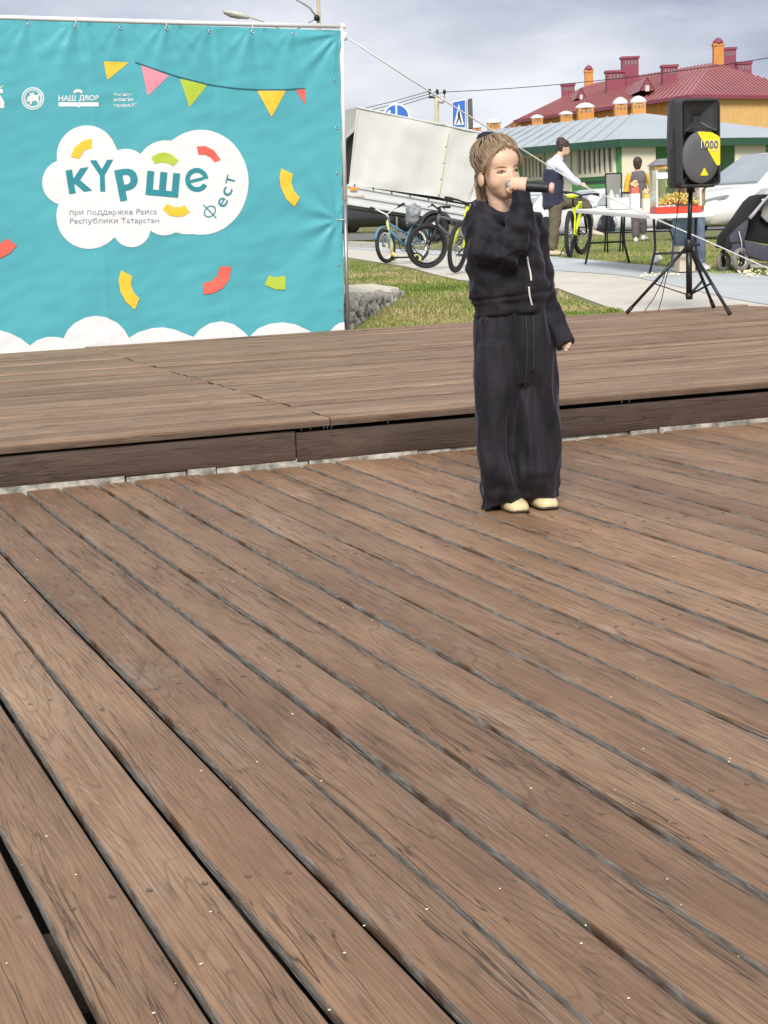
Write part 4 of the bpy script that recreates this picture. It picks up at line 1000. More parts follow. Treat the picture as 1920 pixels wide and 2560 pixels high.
core.loft(rg_); core.build('core', mat('mortar', (.20, .18, .15), .95, .2), rw, smooth=False, world=True)

# ================================================================ BICYCLES
def make_bike(name, label, root_loc, heading, R=.31, paint=None, accent=None, steer=0, lean=0, tyre_col=None, rim_col=None, grip_up=.0, bars=None, fork=None, fat=.024, fender=False, disc=True, seat_col=None, wb=None, susp=True, low=False):
    """x forward, z up, wheels on z = 0"""
    root = empty(name, root_loc, heading, label, 'bicycle', 'bicycles'); root.rotation_mode = 'XYZ'; root.rotation_euler = (lean, 0, heading)
    paint = paint or dark_metal; accent = accent or dark_metal; fork = fork or dark_metal; bars = bars or dark_metal; k = R/.31
    wb = wb or 1.0*k
    rw_, fw_ = Vector((-.42*k, 0, R)), Vector((-.42*k+wb, 0, R)); bb = Vector((0, 0, R*.92)); seat = Vector((-.16*k, 0, (.66 if not low else .52)*k)); 
    hdt = Vector((.40*k, 0, .74*k)); hdb = Vector((.44*k, 0, .60*k))
    S = Matrix.Translation(hdb) @ Matrix.Rotation(steer, 4, (hdt-hdb).normalized()) @ Matrix.Translation(-hdb)
    def wheel(c, M=None):
        wroot = MB().torus(c, R-fat, fat, (0, 1, 0), 36, 8)
        if M: wroot.xf(M)
        w_ = wroot.build('wheel', tyre_col or rubber, root)
        rm = MB().torus(c, R-2.2*fat, fat*.45, (0, 1, 0), 36, 6, 1.2); rm = rm.xf(M) if M else rm; rm.build('rim', rim_col or dark_metal, w_)
        sp = MB()
        for i in range(20):
            a = 2*pi*i/20; sp.tube([c+Vector((.02*cos(a+1.2), .02*(-1)**i, .02*sin(a+1.2))), c+Vector(((R-2.2*fat)*cos(a), 0, (R-2.2*fat)*sin(a)))], .0014*k, 4)
        sp.tube([c-Vector((0, .05, 0)), c+Vector((0, .05, 0))], .018*k, 8)
        if disc: sp.torus(c+Vector((0, -.03, 0)), .07*k, .006, (0, 1, 0), 20, 4)
        sp = sp.xf(M) if M else sp; sp.build('spokes', chrome, w_)
        if fender:
            ar = [c+Vector(((R+.025)*cos(a), 0, (R+.025)*sin(a))) for a in [radians(20+i*14) for i in range(11)]]
            f_ = MB().tube(ar, .03*k, 6, flat=.4); f_ = f_.xf(M) if M else f_; f_.build('mudguard', paint, root)
    wheel(rw_); wheel(fw_, S)
    fr_ = MB(); t = .022*k
    fr_.tube([hdb, bb], t*1.2, 8); fr_.tube([hdt.lerp(hdb, .25), seat.lerp(bb, .18)], t, 8); fr_.tube([bb, seat], t*.9, 8); fr_.tube([hdt, hdb], t*1.15, 8)
    for s in (-1, 1):
        fr_.tube([bb+Vector((0, s*.03, 0)), rw_+Vector((0, s*.065, 0))], t*.55, 6); fr_.tube([seat.lerp(bb, .16)+Vector((0, s*.02, 0)), rw_+Vector((0, s*.065, .01))], t*.5, 6)
    fr_.build('frame', paint, root)
    fk = MB(); cr_ = hdb+(hdb-hdt).normalized()*.04*k
    for s in (-1, 1):
        fk.tube([cr_+Vector((0, s*.055*k, .02*k)), cr_.lerp(fw_, .5)+Vector((0, s*.06*k, 0)), fw_+Vector((0, s*.06*k, 0))], [t*.9, t*.85, t*.6], 8)
    fk.tube([cr_+Vector((0, -.06*k, .02*k)), cr_+Vector((0, .06*k, .02*k))], t*.9, 8); fk.tube([cr_+Vector((0, 0, .02*k)), hdt+(hdt-hdb).normalized()*.05*k], t, 8); fk.xf(S); fk.build('fork', fork, root)
    hb = MB(); st = hdt+(hdt-hdb).normalized()*.06*k; fwd = st+Vector((.05*k, 0, .02*k+grip_up*.3))
    hb.tube([st, fwd], t*.8, 8); P = [fwd+Vector((-.05*k, s*.29, .03+grip_up)) if abs(s) == 1 else fwd+Vector((0, s*.29, .03*abs(s)*2+grip_up*abs(s))) for s in (-1, -.45, 0, .45, 1)]
    hb.tube(P, .012, 8); hb.xf(S); hb.build('handlebar', bars, root)
    for s in (-1, 1):
        g_ = MB().tube([P[0 if s < 0 else 4], P[0 if s < 0 else 4].lerp(P[1 if s < 0 else 3], .62)], .018, 8); g_.tube([P[1 if s < 0 else 3], P[0 if s < 0 else 4]+Vector((.06, 0, -.03))], .006, 5); g_.xf(S); g_.build('grip', rubber, root)
    sp_ = MB().tube([seat.lerp(bb, .1), seat+(seat-bb).normalized()*.14*k], .014, 8); sp_.build('seat_post', dark_metal, root)
    sc_ = seat+(seat-bb).normalized()*.15*k
    MB().loft([[sc_+Vector((x, w_*cos(2*pi*i/12), .025*sin(2*pi*i/12)+dz)) for i in range(12)] for x, w_, dz in ((-.15*k, .03, .01), (-.13*k, .075*k, .012), (-.07*k, .08*k, .008), (.02*k, .04*k, 0), (.11*k, .022*k, 0), (.14*k, .012, -.004))]).build('saddle', seat_col or black_plastic, root)
    ck = MB().torus(bb+Vector((0, -.045, 0)), .085*k, .006, (0, 1, 0), 24, 5)
    for s in (-1, 1):
        e1 = bb+Vector((.15*k*s*.7, s*.07, -.15*k*s*.7)); ck.tube([bb+Vector((0, s*.06, 0)), e1], .011, 6); ck.box(e1+Vector((0, s*.045, 0)), (.08*k, .08, .018))
    ck.build('crank', dark_metal, root)
    kb = rw_.lerp(bb, .7); MB().tube([kb+Vector((0, .04, 0)), Vector((kb.x-.06, .19, .012-sin(lean)*.19))], .008, 6).build('kickstand', dark_metal, root)
    return root
neon = mat('neon_yellow', (.72, .80, .02), .4, .04); bike_blue = mat('bike_blue', (.10, .25, .38), .35, .1); bike_grey = mat('bike_grey', (.11, .11, .135), .4, .25, 9); whitewall = mat('pale_tyre', (.66, .63, .56), .7, .06)
def place(u, v, dz=0): p = ground(u, v); return (p.x, p.y, zt(p.x, p.y)+.016+dz)
# heading: 0 = along +x world; convert from "to the right of the picture" angle
hd_ = lambda deg: radians(deg)-YAW      # 0 = right in the photo, 90 = away, -90 = towards the camera
def place_f(u, v, h, R):
    k = R/.31; p = ground(u, v); return (p.x-.58*k*cos(h), p.y-.58*k*sin(h), zt(p.x, p.y)+.016)
h_ = hd_(-128); b1 = make_bike('bicycle', 'blue child bicycle with white rims and a white handlebar, nearest the banner', place_f(968, 661, h_, .25), h_, .25, bike_blue, steer=.1, lean=.10, rim_col=paint_white, bars=steel_white, fork=bike_blue, fender=True, disc=False, grip_up=.10, low=True, fat=.03)
h_ = hd_(214); b2 = make_bike('bicycle', 'grey and black mountain bicycle with a big front wheel, in the middle of the row', place_f(1066, 674, h_, .285), h_, .285, bike_grey, steer=-.25, lean=-.14, fat=.028)
h_ = hd_(236); b3 = make_bike('bicycle', 'neon yellow bicycle half hidden behind the singer', place_f(1140, 686, h_, .30), h_, .30, neon, steer=.2, lean=-.10, fork=neon, fat=.027)
b4 = make_bike('bicycle', 'neon yellow bicycle seen from behind beside the young man', place(1437, 643), hd_(74), .325, neon, steer=-.25, lean=.03, fork=dark_metal, seat_col=neon, fat=.03)
# grey backpack on the handlebar of the middle bicycle
bp_ = at_D(1033, 534, at_D(1066, 674, 1).dot(FH)*0+ground(1066, 674).dot(FH)-.12)
bk_ = MB().ell(bp_, (.10, .09, .14), Matrix.Rotation(.3, 3, 'Y'), 14, 10); me = remesh(bk_, .02, 2); displace(me, lambda c, n: c+n*(.03*noise.noise(c*14))); shift(me, bp_)
obj('handlebar_bag', me, mat('silver_bag', (.24, .26, .28), .5, .4, 18, .3, 30), loc=bp_, label='crumpled grey bag hanging at the handlebar of the grey bicycle', cat='bag')
# ---- kick scooter
sc_y = mat('scooter_yellow', (.66, .60, .24), .5, .06)
p0 = ground(985, 660); sct = empty('kick_scooter', (p0.x, p0.y, zt(p0.x, p0.y)+.016), hd_(-28), 'pale yellow kick scooter leaning at the blue bicycle', 'scooter')
MB().box((.16, 0, .075), (.34, .10, .022)).build('footboard', dark_metal, sct, smooth=False)
MB().tube([(-.02, 0, .12), (-.05, 0, .30), (-.09, 0, .62)], [.024, .022, .018], 8).build('steering_tube', sc_y, sct); MB().tube([(-.09, -.17, .62), (-.09, .17, .62)], .014, 8).build('handlebar', dark_metal, sct)
MB().tube([(-.02, 0, .14), (.05, 0, .08)], .028, 8).build('neck', sc_y, sct)
for x in (-.03, .38): w_ = MB().torus((x, 0, .065), .048, .017, (0, 1, 0), 22, 8).build('wheel', sc_y, sct); MB().lathe([(.03, -.012), (.03, .012)], (x, 0, .065), (0, 1, 0), 12).build('hub', dark_metal, w_)
MB().tube([(.34, 0, .13), (.40, 0, .125), (.45, 0, .09)], .025, 6, flat=.5).build('rear_guard', black_plastic, sct)

# ================================================================ SPEAKER ON ITS STAND
fl_, fr2, fb = at_z(1566, 787, ZU), at_z(1825, 789, ZU), at_z(1784, 771, ZU)
sc0 = (fl_+fr2+fb)/3
DS = at_z(1722, 783, ZU).dot(FH)
base = at_D(1724, 783, DS); base.z = ZU
stand = empty('speaker_stand', base, 0, 'black tripod stand carrying the loudspeaker at the back of the stage', 'speaker stand')
pt = lambda u, v, d=0: at_D(u, v, DS+d)
hub = pt(1722, 612); low = pt(1723, 742); tpz = pt(1727, 470)
blk = mat('stand_tube', (.018, .018, .02), .35, .1, 10, metal=.3)
MB().tube([low, hub], .0235, 12).build('pole', blk, stand, world=True); MB().tube([hub, tpz], .0175, 12).build('pole', blk, stand, world=True)
MB().lathe([(.028, -.05), (.036, -.03), (.036, .03), (.028, .045)], hub, (0, 0, 1), 16).build('hub', black_plastic, stand, world=True)
MB().lathe([(.026, -.02), (.03, .03)], low, (0, 0, 1), 14).build('lower_collar', black_plastic, stand, world=True)
MB().tube([hub+RH*.03, hub+RH*.085], .011, 8).build('knob', black_plastic, stand, world=True)
for ft, kmid in ((fl_, (1640, 697)), (fr2, None), (fb, None)):
    d = (ft-hub); ftw = Vector((ft.x, ft.y, ZU+.012)); MB().tube([hub+d.normalized()*.03, ftw.lerp(hub, .03)], .0125, 10).build('leg', blk, stand, world=True)
    MB().tube([ftw.lerp(hub, .10), ftw], [.016, .017], 10).build('rubber_foot', rubber, stand, world=True)
    mid_ = hub.lerp(ftw, .56); MB().bar(low+Vector((0, 0, .012)), mid_, .022, .008).build('brace', blk, stand, world=True)
# loudspeaker: local x right, y back, z up
rzs = radians(-13)
spk = empty('loudspeaker', (tpz.x, tpz.y, tpz.z), -YAW+radians(16), 'black loudspeaker with yellow 1000 sticker on a tripod', 'speaker')
kS = DS/F       # metres per pixel
w2 = .158; H = 214*kS; dp = .27
cab_m = mat('cabinet_plastic', (.030, .029, .032), .5, .12, 25, .25, 500)
prof = lambda z: 1.0
rings = []
def sec(z, w_, y0, y1, wb):
    return [Vector((-w_, y0, z)), Vector((w_, y0, z)), Vector((w_*.99, y0+.09, z)), Vector((wb, y1, z)), Vector((-wb, y1, z)), Vector((-w_*.99, y0+.09, z))]
z0 = .0
cabm = MB().loft([sec(z0, .148, -.075, .13, .10), sec(z0+.02, .156, -.09, .14, .11), sec(z0+H*.5, .158, -.09, .15, .115), sec(z0+H*.93, .158, -.09, .14, .11), sec(z0+H, .145, -.07, .11, .09)])
co = cabm.build('cabinet', cab_m, spk, smooth=True); bevel_mesh(co.data, .012, 3, 25); co.data.polygons.foreach_set('use_smooth', [True]*len(co.data.polygons)); co.data.set_sharp_from_angle(angle=radians(50))
yf = -.146; yc = -.0895
rim = mat('speaker_front', (.045, .044, .048), .45, .1, 30, .2, 500)
# raised front rim
def rrect(w_, z0_, z1_, r, n=6):
    P = []
    for cx_, cz_, a0 in ((w_-r, z1_-r, 0), (-w_+r, z1_-r, 90), (-w_+r, z0_+r, 180), (w_-r, z0_+r, 270)):
        for i in range(n+1): a = radians(a0+90*i/n); P.append((cx_+r*cos(a), cz_+r*sin(a)))
    return P
o1, o2 = rrect(.150, .012, H-.012, .035), rrect(.139, .024, H-.024, .028); n_ = len(o1)
f_ = MB(); f_.loft([[Vector((x*1.03, yc, z)) for x, z in o1], [Vector((x*1.02, yf, z)) for x, z in o1], [Vector((x, yf-.014, z)) for x, z in o1], [Vector((x, yf-.014, z)) for x, z in o2], [Vector((x, yc, z)) for x, z in o2]], False); f_.build('front_rim', rim, spk, sharp=40)
# horn: funnel pressed into the upper third
hz0, hz1 = H*.60, H-.032
hm = mat('horn_black', (.028, .028, .031), .4, .1); hr = []
for t, s_ in ((0, 1), (.25, .86), (.5, .62), (.8, .34), (1, .2)):
    zc_ = hz0+(hz1-hz0)*(.56-.10*t); hr.append([Vector((x*s_, yf-.004+.07*t, zc_+(z-(hz0+hz1)/2)*s_)) for x, z in rrect(.132, hz0, hz1, .02)])
# open the cabinet front for the horn by building the funnel on a shallow box proud of it
sh = -.028
hr = [[p+Vector((0, sh*(1-min(1, i*.0)), 0)) for p in r_] for i, r_ in enumerate(hr)]
for i, r_ in enumerate(hr):
    for p in r_: p.y = yf-.012+(yc-.004-(yf-.012))*(i/4)**.8
MB().loft(hr, False).build('horn', hm, spk, sharp=30)
MB().prism([Vector((x*.2, yc-.003, hz0+(hz1-hz0)*.46+(z-(hz0+hz1)/2)*.2)) for x, z in rrect(.132, hz0, hz1, .02)], (0, .001, 0)).build('horn_throat', hm, spk, smooth=False)
lip = MB()
for (xa, za, xb, zb) in ((-.135, hz0-.005, -.05, hz0+.07), (.135, hz0-.005, .05, hz0+.07)): lip.bar((xa, yf-.013, za), (xb, yf-.006, zb), .006, .006)
lip.build('horn_rib', rim, spk)
# woofer grille
gr = []; zc_ = H*.335; R_w = .143
for r_, y_ in ((R_w, -.004), (R_w, -.016), (R_w*.96, -.021), (R_w*.6, -.026), (.001, -.028)):
    gr.append([Vector((r_*cos(2*pi*i/48), yf+y_, zc_+1.36*r_*max(-1, min(1, sin(2*pi*i/48)))*1.0)) for i in range(48)])
grille_m = mat('grille_grey', (.10, .10, .102), .5, .04, 6, .3, 900)
MB().loft(gr, False).build('grille', grille_m, spk)
for s in (-1, 1):
    MB().prism([(s*.133, yc-.003, .032), (s*.06, yc-.003, .032), (s*.10, yc-.003, .07), (s*.133, yc-.003, .13)], (0, .002, 0)).build('port', hm, spk, smooth=False)
    MB().bar((s*.138, yf+.004, .026), (s*.10, yf+.004, .075), .005, .005).build('port_rib', rim, spk)
sticker = mat('yellow_sticker', (.85, .70, .02), .4, .03)
# sticker coordinates from the photograph, converted to the front plane
def sp(u, v): return Vector(((u-1756)*kS*1.02, 0, (466-v)*kS))
def gy_(p):     # grille surface depth at a point
    r_ = min(1, hypot(p.x/R_w, (p.z-zc_)/(1.36*R_w))); return yf-.0295+.0075*r_**2
def decal(pts, m, name, lift=.003, ext=.001):
    q = [sp(u, v) for u, v in pts]; c = sum(q, Vector())/len(q); V = [Vector((p.x, gy_(p)-lift, p.z)) for p in q]+[Vector((c.x, gy_(c)-lift-.0004, c.z))]; n = len(q)
    return MB().add(V, [(i, (i+1) % n, n) for i in range(n)]).build(name, m, spk, smooth=False)
decal(rounded([(1745, 333), (1780, 335), (1801, 347), (1801, 415), (1792, 415), (1765, 368)], 6), sticker, 'sticker')
decal(rounded([(1761.5, 418), (1772, 438), (1751.5, 438)], 3), sticker, 'sticker')
def decal_text(txt, c, w_, h_, m, bold, lift, name='lettering'):
    P, Fc = text_px(txt, c, w_, h_, 0, bold); V = []
    for u, v in P: p = sp(u, v); V.append((p.x, gy_(p)-lift, p.z))
    MB().add(V, Fc).build(name, m, spk, smooth=False)
decal_text('1000', (1774.5, 364), 43, 19, mat('lettering_white', (.8, .8, .8), .4), .035, .010); decal_text('1000', (1774.5, 364), 40, 17, mat('lettering_dark', (.05, .05, .06), .4), .0, .014)
decal_text('WATT', (1787, 378), 18, 5, MATS['lettering_white'], .0, .010)
spk.scale = (1.08, 1.08, 1)
MB().lathe([(.03, -.035), (.03, .004), (.045, .006)], (0, 0, 0), (0, 0, 1), 16).build('pole_socket', black_plastic, spk)
for s in (-1, 1): MB().box((s*.1575, -.02, H*.55), (.014, .06, .16)).build('side_grip', rim, spk, smooth=False)
# cable
cb = [pt(1700, 470, .1), pt(1690, 560, .14), pt(1678, 650, .14), pt(1664, 700, .12), pt(1655, 745, .1), at_z(1646, 776, ZU+.006)]
MB().tube(cb, .0035, 6).build('speaker_cable', rubber, label='thin black cable hanging from the loudspeaker to the stage', cat='cable')
cb = [pt(1672, 655, .13), pt(1655, 705, .1), pt(1635, 745, .1), at_z(1612, 777, ZU+.006)]; MB().tube(cb, .0035, 6).build('speaker_cable', rubber, label='second thin black cable curving left to the stage edge', cat='cable')

# ================================================================ TABLE WITH POPCORN
tab_m = mat('table_plastic', (.80, .79, .75), .45, .03)
def gp(u, v): p = ground(u, v); return Vector((p.x, p.y, zt(p.x, p.y)))
l1, l2 = gp(1470, 664), gp(1567, 662); r1, r2 = gp(1634, 691), gp(1742, 682)
HT = .65
mid1, mid2 = (l1+l2)/2, (r1+r2)/2
ax = (mid2-mid1); ax.z = 0; Lt = ax.length; ax.normalize(); pr_ = Vector((ax.y, -ax.x, 0))
if pr_.dot(RH) < 0: pr_ = -pr_
tz1, tz2 = zt(mid1.x, mid1.y)+.655, zt(mid2.x, mid2.y)+.60
def tzz(p): return tz1+(tz2-tz1)*((p-mid1).dot(ax)/Lt)     # the top follows the sloping lawn
tbl = empty('folding_table', (mid1+mid2)/2, 0, 'white folding table with dark legs holding the popcorn machine', 'table')
c0, c1 = mid1-ax*.28, mid2+ax*.28
hw = .33
top = MB(); q = [c0-pr_*hw, c1-pr_*hw, c1+pr_*hw, c0+pr_*hw]; top.prism([Vector((p.x, p.y, tzz(p)-.02)) for p in q], (0, 0, .045)); o = top.build('table_top', tab_m, tbl, smooth=False, world=True); bevel_mesh(o.data, .014, 2)
for m_ in (mid1, mid2):
    for s in (-1, 1):
        ft = m_+pr_*(s*.27); zf = zt(ft.x, ft.y)+.02
        MB().tube([(ft.x, ft.y, zf), Vector((ft.x, ft.y, zf+.22))-pr_*(s*.055), Vector((ft.x, ft.y, zf+.30))-pr_*(s*.06), Vector((ft.x, ft.y, tzz(m_)-.03))-pr_*(s*.05)], .0135, 8).build('leg', dark_metal, tbl, world=True)
    MB().tube([Vector((m_.x, m_.y, tzz(m_)-HT+.27))-pr_*.21, Vector((m_.x, m_.y, tzz(m_)-HT+.27))+pr_*.21], .012, 8).build('crossbar', dark_metal, tbl, world=True)
for m_, s in ((mid1, 1), (mid2, -1)):
    a = Vector((m_.x, m_.y, tzz(m_)-HT+.36)); e_2 = m_+ax*(s*.42); MB().tube([a, Vector((e_2.x, e_2.y, tzz(e_2)-.03))], .009, 6).build('brace', dark_metal, tbl, world=True)
def on_table(u, extra=0):
    """point on the table's centre line under photo column u"""
    best = min((abs(((lambda p: (p-CAM).dot(RT)/(p-CAM).dot(fw)*F+960)(c0.lerp(c1, t/200)))-u), t/200) for t in range(201))[1]
    p = c0.lerp(c1, best); return Vector((p.x, p.y, tzz(p)+.026+extra))
# popcorn machine
pc = on_table(1692)-ax*.02; Dp = pc.dot(FH); kp = Dp/F
pm = empty('popcorn_machine', pc, -YAW, 'glass popcorn machine with red base and grey roof on the table', 'popcorn machine')
Wp = 112*kp; Hp = 132*kp
red_m = mat('machine_red', (.62, .06, .03), .4, .05)
MB().box((0, 0, Hp*.06), (Wp, Wp*.85, Hp*.12)).build('base', red_m, pm, smooth=False)
for sx in (-1, 1):
    for sy in (-1, 1): MB().box((sx*(Wp/2-.012), sy*(Wp*.425-.012), Hp*.48), (.022, .022, Hp*.74)).build('corner_post', alu, pm, smooth=False)
gl = bpy.data.materials.new('clear_glass'); gl.use_nodes = True; b_ = gl.node_tree.nodes['Principled BSDF']; b_.inputs['Base Color'].default_value = (.95, .97, .96, 1); b_.inputs['Roughness'].default_value = .03; b_.inputs['Transmission Weight'].default_value = 1; b_.inputs['IOR'].default_value = 1.05; b_.inputs['Alpha'].default_value = .45
for sy in (-1, 1): MB().box((0, sy*(Wp*.425-.012), Hp*.48), (Wp-.05, .004, Hp*.70)).build('pane', gl, pm, smooth=False)
for sx in (-1, 1): MB().box((sx*(Wp/2-.012), 0, Hp*.48), (.004, Wp*.85-.05, Hp*.70)).build('pane', gl, pm, smooth=False)
MB().box((0, 0, Hp*.84), (Wp*1.02, Wp*.88, Hp*.07)).build('header', mat('header_orange', (.55, .32, .08), .5, .4, 22), pm, smooth=False)
MB().add([(-Wp*.56, -Wp*.48, Hp*.88), (Wp*.56, -Wp*.48, Hp*.88), (Wp*.56, Wp*.48, Hp*.88), (-Wp*.56, Wp*.48, Hp*.88), (-Wp*.38, -Wp*.3, Hp), (Wp*.38, -Wp*.3, Hp), (Wp*.38, Wp*.3, Hp), (-Wp*.38, Wp*.3, Hp)], [(3, 2, 1, 0), (4, 5, 6, 7), (0, 1, 5, 4), (1, 2, 6, 5), (2, 3, 7, 6), (3, 0, 4, 7)]).build('roof', mat('machine_roof', (.22, .22, .23), .5), pm, smooth=False)
MB().box((-Wp*.32, -Wp*.44, Hp*.69), (Wp*.34, .006, Hp*.11)).build('price_card', sign_white, pm, smooth=False)
lm_ = MB(); lm_.bar((-Wp*.28, -Wp*.44, Hp*.62), (-Wp*.28, -Wp*.44, Hp*.50), .02, .006); lm_.bar((-Wp*.28, -Wp*.44, Hp*.50), (Wp*.1, -Wp*.44, Hp*.50), .02, .006); lm_.build('green_trim', mat('lime_trim', (.55, .75, .08), .4), pm, smooth=False)
MB().lathe([(.05, 0), (.075, .03), (.075, .11), (.06, .12)], (Wp*.12, 0, Hp*.52), (0, 0, 1), 16).build('kettle', chrome, pm)
pcn = MB(); rp = random.Random(4)
pop_m = mat('popcorn', (.88, .66, .22), .8, .2, 40)
for i in range(420):
    x, y = rp.uniform(-.46, .46)*Wp, rp.uniform(-.38, .38)*Wp; hh = Hp*(.13+.24*max(0, 1-(x/(Wp*.5))**2)*rp.uniform(.2, 1)); pcn.ell((x, y, hh), (rp.uniform(.010, .017),)*3, None, 6, 4)
pcn.build('popcorn', pop_m, pm, kind='stuff')
# popcorn cartons, jug and cups on the table
def carton(u, w_, h_, m1, m2, lab, off=0, pop=True):
    p = on_table(u)+pr_*off; k_ = p.dot(FH)/F; r = empty('popcorn_carton', p, -YAW+.2, lab, 'carton', 'cartons on the table')
    w_, h_ = w_*k_, h_*k_
    MB().box((0, 0, h_*.28), (w_, w_*.8, h_*.56)).build('bag', m1, r, smooth=False); MB().box((0, 0, h_*.66), (w_*.8, w_*.62, h_*.22), None, 1.1).build('box', m2, r, smooth=False)
    if pop:
        b = MB()
        for i in range(26): b.ell((rp.uniform(-.4, .4)*w_*.8, rp.uniform(-.3, .3)*w_, h_*.79+rp.uniform(0, .18)*h_), (.016,)*3, None, 6, 4)
        b.build('popcorn', mat('popcorn_pale', (.8, .55, .3), .8, .2, 40), r, kind='stuff')
paper = mat('paper_pale', (.74, .66, .55), .8, .05); redwhite = mat('red_white_print', (.62, .16, .12), .6, .35, 30); yelprint = mat('yellow_print', (.75, .50, .12), .6, .3, 30)
carton(1588, 22, 72, paint_white, redwhite, 'red and white popcorn carton on the table in front of the vendor'); carton(1606, 18, 52, paper, yelprint, 'smaller popcorn carton with yellow print on the table', .05)
p = on_table(1531); MB().lathe([(.045, 0), (.055, .02), (.055, .13), (.03, .17), (.018, .20), (.018, .22)], p, (0, 0, 1), 14).build('water_jug', mat('jug_glass', (.55, .57, .52), .15, .1, spec=.8), label='grey translucent jug near the left end of the table', cat='jug')
p = on_table(1557); MB().lathe([(.14, 0), (.16, .015), (.15, .09), (.10, .13), (.02, .135)], p, (0, 0, 1), 16).build('covered_dish', tab_m, label='white covered dish between the jug and the cartons', cat='dish')
# grey folding chair behind the table
cp = gp(1537, 632); chr_ = empty('folding_chair', (cp.x, cp.y, cp.z), -YAW, 'grey mesh folding chair standing behind the table', 'chair')
kc = cp.dot(FH)/F; mesh_g = mat('grey_mesh', (.25, .25, .23), .7, .1)
zt_ = (632-441)*kc; zb_ = (632-490)*kc; wch = 18*kc
MB().prism([(-wch, 0, zb_), (wch*.8, 0, zb_), (wch, .02, zt_), (-wch, .02, zt_)], (0, .02, 0)).build('backrest', mesh_g, chr_, smooth=False)
for s in (-1, 1): MB().tube([(s*wch*1.05, -.05, .0), (s*wch*1.05, .0, zb_), (s*wch*1.1, .03, zt_+.01)], .012, 6).build('leg', dark_metal, chr_); MB().tube([(s*wch*1.05, .30, .0), (s*wch*1.05, -.1, zb_*.9)], .012, 6).build('leg', dark_metal, chr_)
MB().tube([(-wch*1.1, .03, zt_+.01), (wch*1.1, .03, zt_+.01)], .012, 6).build('top_bar', dark_metal, chr_); MB().box((0, .05, zb_*.82), (wch*2, .36, .03)).build('seat', mesh_g, chr_, smooth=False); MB().bar((wch*1.05, -.1, zb_*1.02), (wch*2.1, -.1, zb_*1.02), .03, .03).build('armrest', dark_metal, chr_, smooth=False)
# box and bag under the table
p = gp(1712, 683); MB().box((0, 0, .13), (.17, .16, .26)).build('cardboard_box', mat('cardboard', (.58, .50, .37), .85, .06), smooth=False, origin=None, label='tan cardboard box on the ground under the popcorn machine', cat='box').location = (p.x, p.y, p.z+.02)
bpy.context.scene.objects['cardboard_box'].rotation_euler = (0, 0, -.2)
p = gp(1641, 664); me = remesh(MB().ell((0, 0, .07), (.075, .07, .075), None, 16, 10), .015, 2); displace(me, lambda c, n: c+n*(.015*noise.noise(c*20))); obj('carrier_bag', me, paint_white, loc=(p.x, p.y, p.z+.012), label='small white bag lying by the right table leg', cat='bag')
# litter of popcorn on the paving
lt = MB(); rp = random.Random(8)
for i in range(110):
    u = rp.choice((rp.uniform(1845, 1925), rp.uniform(1845, 1925), rp.uniform(1600, 1700), rp.uniform(1860, 1880))); v = rp.uniform(690, 715) if u > 1800 else rp.uniform(690, 700); p = gp(u, v); r_ = rp.uniform(.008, .016); lt.ell((p.x, p.y, p.z+.02+r_*.5), (r_, r_, r_*.8), None, 6, 4)
lt.build('spilled_popcorn', mat('popcorn_white', (.8, .72, .5), .8, .2, 40), label='scattered popcorn on the paving by the pushchair', cat='popcorn', kind='stuff')

cr_ = MB()
for i in range(60):
    u, v = rp.uniform(0, 1920), rp.uniform(1250, 2560)
    p = at_z(u, v, .002); r_ = rp.uniform(.0008, .0022); cr_.ell((p.x, p.y, .002+r_*.4), (r_*rp.uniform(1, 1.8), r_, r_*.6), None, 5, 4)
cr_.build('deck_crumbs', mat('popcorn_white', (.8, .72, .5), .8, .2, 40), label='tiny pale crumbs scattered over the lower deck', cat='crumbs', kind='stuff')

# ================================================================ PUSHCHAIR
nav = mat('pushchair_navy', (.028, .027, .045), .75, .15, 20, .3, 60, sheen=.2); navl = mat('pushchair_slate', (.055, .052, .075), .75, .15, 20, .3, 60, sheen=.3); blk_f = mat('pushchair_black', (.008, .008, .010), .8)
gw = gp(1853, 699); DP = gw.dot(FH)
pus = empty('pushchair', gw, 0, 'dark navy pushchair with grey wheels cut by the right edge', 'pushchair')
q = lambda u, v, d=0: at_D(u, v, DP+d)
def panel_px(pts, name, m, d0=-.02, th=.06): 
    P = [q(u, v, d0) for u, v in pts]; o = MB().prism(P, FH*th).build(name, m, pus, smooth=False, world=True); bevel_mesh(o.data, .012, 2); o.data.polygons.foreach_set('use_smooth', [True]*len(o.data.polygons)); o.data.set_sharp_from_angle(angle=radians(40)); return o
kq = DP/F; zq = zt(gw.x, gw.y)
side_ax = (FH*.5+RH*.86).normalized(); wax = (FH*.80-RH*.60).normalized()
def pwheel(u, v, r_px, d):
    r = r_px*kq; c = q(u, v, d); c.z = zq+.018+r
    t = MB().torus(c, r*.82, r*.2, wax, 28, 10, 1.3).build('wheel', mat('grey_tyre', (.20, .19, .175), .8, .1), pus, world=True)
    MB().torus(c, r*.66, r*.07, wax, 28, 6, 1.5).build('rim', mat('rim_grey', (.5, .5, .5), .4, .1, metal=.5), t, world=True); s_ = MB(); x_, y_, d_ = frame_of(wax)
    for i in range(5): a = 2*pi*i/5; s_.tube([c, c+x_*(r*.65*cos(a))+y_*(r*.65*sin(a))], r*.06, 6)
    s_.ell(c-wax*r*.18, r*.17, None, 10, 8); s_.build('spokes', dark_metal, t, world=True)
pwheel(1852, 670, 29, -.06); pwheel(1809, 668, 24, .2); pwheel(2010, 690, 29, -.1); pwheel(1960, 676, 23, .35)
